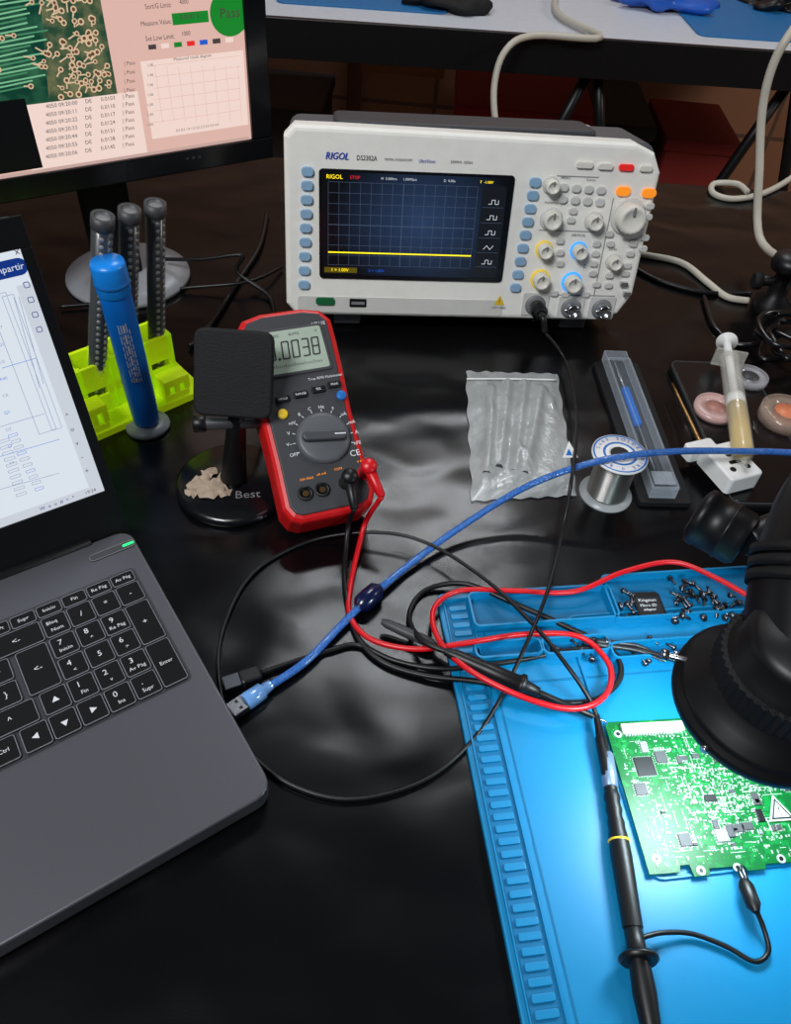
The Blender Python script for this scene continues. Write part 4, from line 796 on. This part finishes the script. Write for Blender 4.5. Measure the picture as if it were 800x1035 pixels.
WM=frame(P(733,500,.012),P(780,488,.012)-P(733,500,.012),(-.2,1,0)); t=thing('power_socket','white plastic socket block with round holes in front of syringe','socket',WM)
m=MB(); m.prism(rrect(0,0,.036,.046,.004),0,.018,WHT,.002)
for x,y in ((.010,.012),(.026,.012),(.018,.030)): m.prism(circ(x,y,.003,14),.018,.0183,BLK)
m.prism(rrect(.012,.018,.024,.022,.001),.018,.0183,BLK); m.build('body',t)
m=MB(); m.prism(rrect(-.008,.046,.022,.060,.003),0,.013,WHT,.0015); m.build('terminal_block',t)
a=P(735,345,.034); b_=P(754,474,.040); L1=(b_-a).length; q=(b_-a).to_track_quat('Z','Y').to_matrix().to_4x4(); q.translation=a
t=thing('syringe','clear syringe of yellow flux lying over the white socket','syringe',q)
SY=mat('syringe_clear',c(226,226,216),.15,alpha=.3,coat=.6); AMB=mat('amber_flux',c(214,176,48),.3)
m=MB(); m.lathe([(.0100,L1*.16),(.0100,L1*.9),(.007,L1*.93),(.0025,L1*.95),(.002,L1)],SY,24); m.box((-.016,-.010,L1*.15),(.016,.010,L1*.165),SY,.0005)
for k in range(9): m.box((-.004,-.0105,L1*(.3+k*.06)),(.004,-.0101,L1*(.3+k*.06)+.0005),KTX)
m.build('barrel',t)
m=MB(); m.lathe([(.0001,L1*.56),(.0091,L1*.56),(.0091,L1*.89),(.0001,L1*.92)],AMB,20); m.build('flux_filling',t,'yellow flux paste')
m=MB(); m.lathe([(.0110,0),(.0110,.0025),(.004,.003),(.004,L1*.48),(.0091,L1*.49),(.0091,L1*.55),(.0001,L1*.555)],WHT,20); m.build('plunger',t)
# ------------------------------------------------------------ white cables, clamp, coil
kp_=P(778,312,0); t=thing('cable_clamp','black clamp knob standing where the white cable ends','clamp',rotz(kp_,0))
m=MB(); m.lathe([(.022,0),(.022,.012),(.012,.02),(.010,.05),(.020,.053),(.022,.06),(.020,.068),(.008,.072),(.0001,.073)],BLK,28); m.build('body',t)
m=MB(); m.cyl((-.03,0,.035),(.04,.01,.035),.006,.006,BLK,14); m.cyl((-.034,0,.035),(-.024,0,.035),.010,.010,BLKM,18,flute=.1); m.build('thumb_screw',t)
tp_=kp_+V((0,0,.07))
cord('white_cable','thick white cable rising from black clamp to top right',[tp_-V((0,0,.01)),PD(768,240,1.0),PD(768,170,.98),PD(771,110,.95),PD(782,65,.92),PD(802,30,.9),PD(840,-20,.9)],.0052,WC)
cord('white_cable','white cable looping loosely near the rear desk edge',[P(870,120,.004),P(820,165,.004),P(780,192,.004),P(745,201,.004),P(722,196,.004),P(722,186,.004),P(745,186,.012),P(756,194,.012)],.0045,WC)
cord('white_cable','white cable emerging behind the oscilloscope right side',[P(600,250,.004),P(655,258,.004),P(690,266,.004),P(715,285,.004),P(735,300,.004),P(757,304,.004)],.0042,WC)
cord('white_cable','white cable lying just behind top of oscilloscope',[P(470,150,.004),P(530,140,.006),P(560,128,.008),P(595,130,.006),P(640,160,.004)],.005,WC)
cord('power_cable','black cable along desk right of oscilloscope',[P(640,270,.003),P(670,285,.003),P(715,296,.003),P(760,296,.003)],.003,BLK)
cord('power_cable','black cable curling in front of clamp at right edge',[P(712,300,.003),P(722,330,.003),P(745,348,.003),P(775,345,.010),P(812,330,.02)],.003,BLKG)
m=MB(); ct=P(788,362,.004); rnd=random.Random(14); pts=[]
for k in range(30):
    an=k*.95+rnd.uniform(-.25,.25); rr=rnd.uniform(.6,1.1); pts.append(ct+V((.034*rr*math.cos(an)+rnd.uniform(-.006,.006),.036*rr*math.sin(an)+rnd.uniform(-.006,.006),.004+.0012*k+rnd.uniform(0,.008))))
m.tube(pts,.0030,BLKG,8)
tag(m.build('cable_coil'),'tangled glossy black cable at right edge behind the tape','cable')
# ------------------------------------------------------------ lights
def area(name,loc,tgt,sx,sy,e,col,shape='RECTANGLE'):
    l=bpy.data.lights.new(name,'AREA'); l.shape=shape; l.size=sx; l.size_y=sy; l.energy=e; l.color=col
    o=bpy.data.objects.new(name,l); COL.objects.link(o); o.location=loc; o.rotation_euler=(V(tgt)-V(loc)).to_track_quat('-Z','Y').to_euler(); return o
area('ceiling_tube_light',(.05,1.85,2.3),(0,.7,0),.7,.10,10,(.92,.96,1))
area('rear_ceiling_tube_light',(.20,2.6,2.3),(0,.9,0),.7,.10,12,(.92,.96,1))
area('added_front_fill',(-.8,-.7,1.9),(.1,.7,0),.8,.5,44,(.97,.98,1))  # added fill above and behind the camera, brightens the front faces
area('added_background_fill',(2.2,.9,1.2),(.5,2.6,-.5),.5,.5,15,(1,.95,.90))  # added low fill that lifts the wall and legs under the far bench
area('microscope_light',hb-V((0,0,.008)),hb-V((0.03,.012,.2)),.06,.06,.56,(.78,.95,1),'DISK')
wd=bpy.data.worlds.new('world'); SC.world=wd; wd.use_nodes=True; wd.node_tree.nodes['Background'].inputs[0].default_value=(.55,.65,.8,1); wd.node_tree.nodes['Background'].inputs[1].default_value=.06
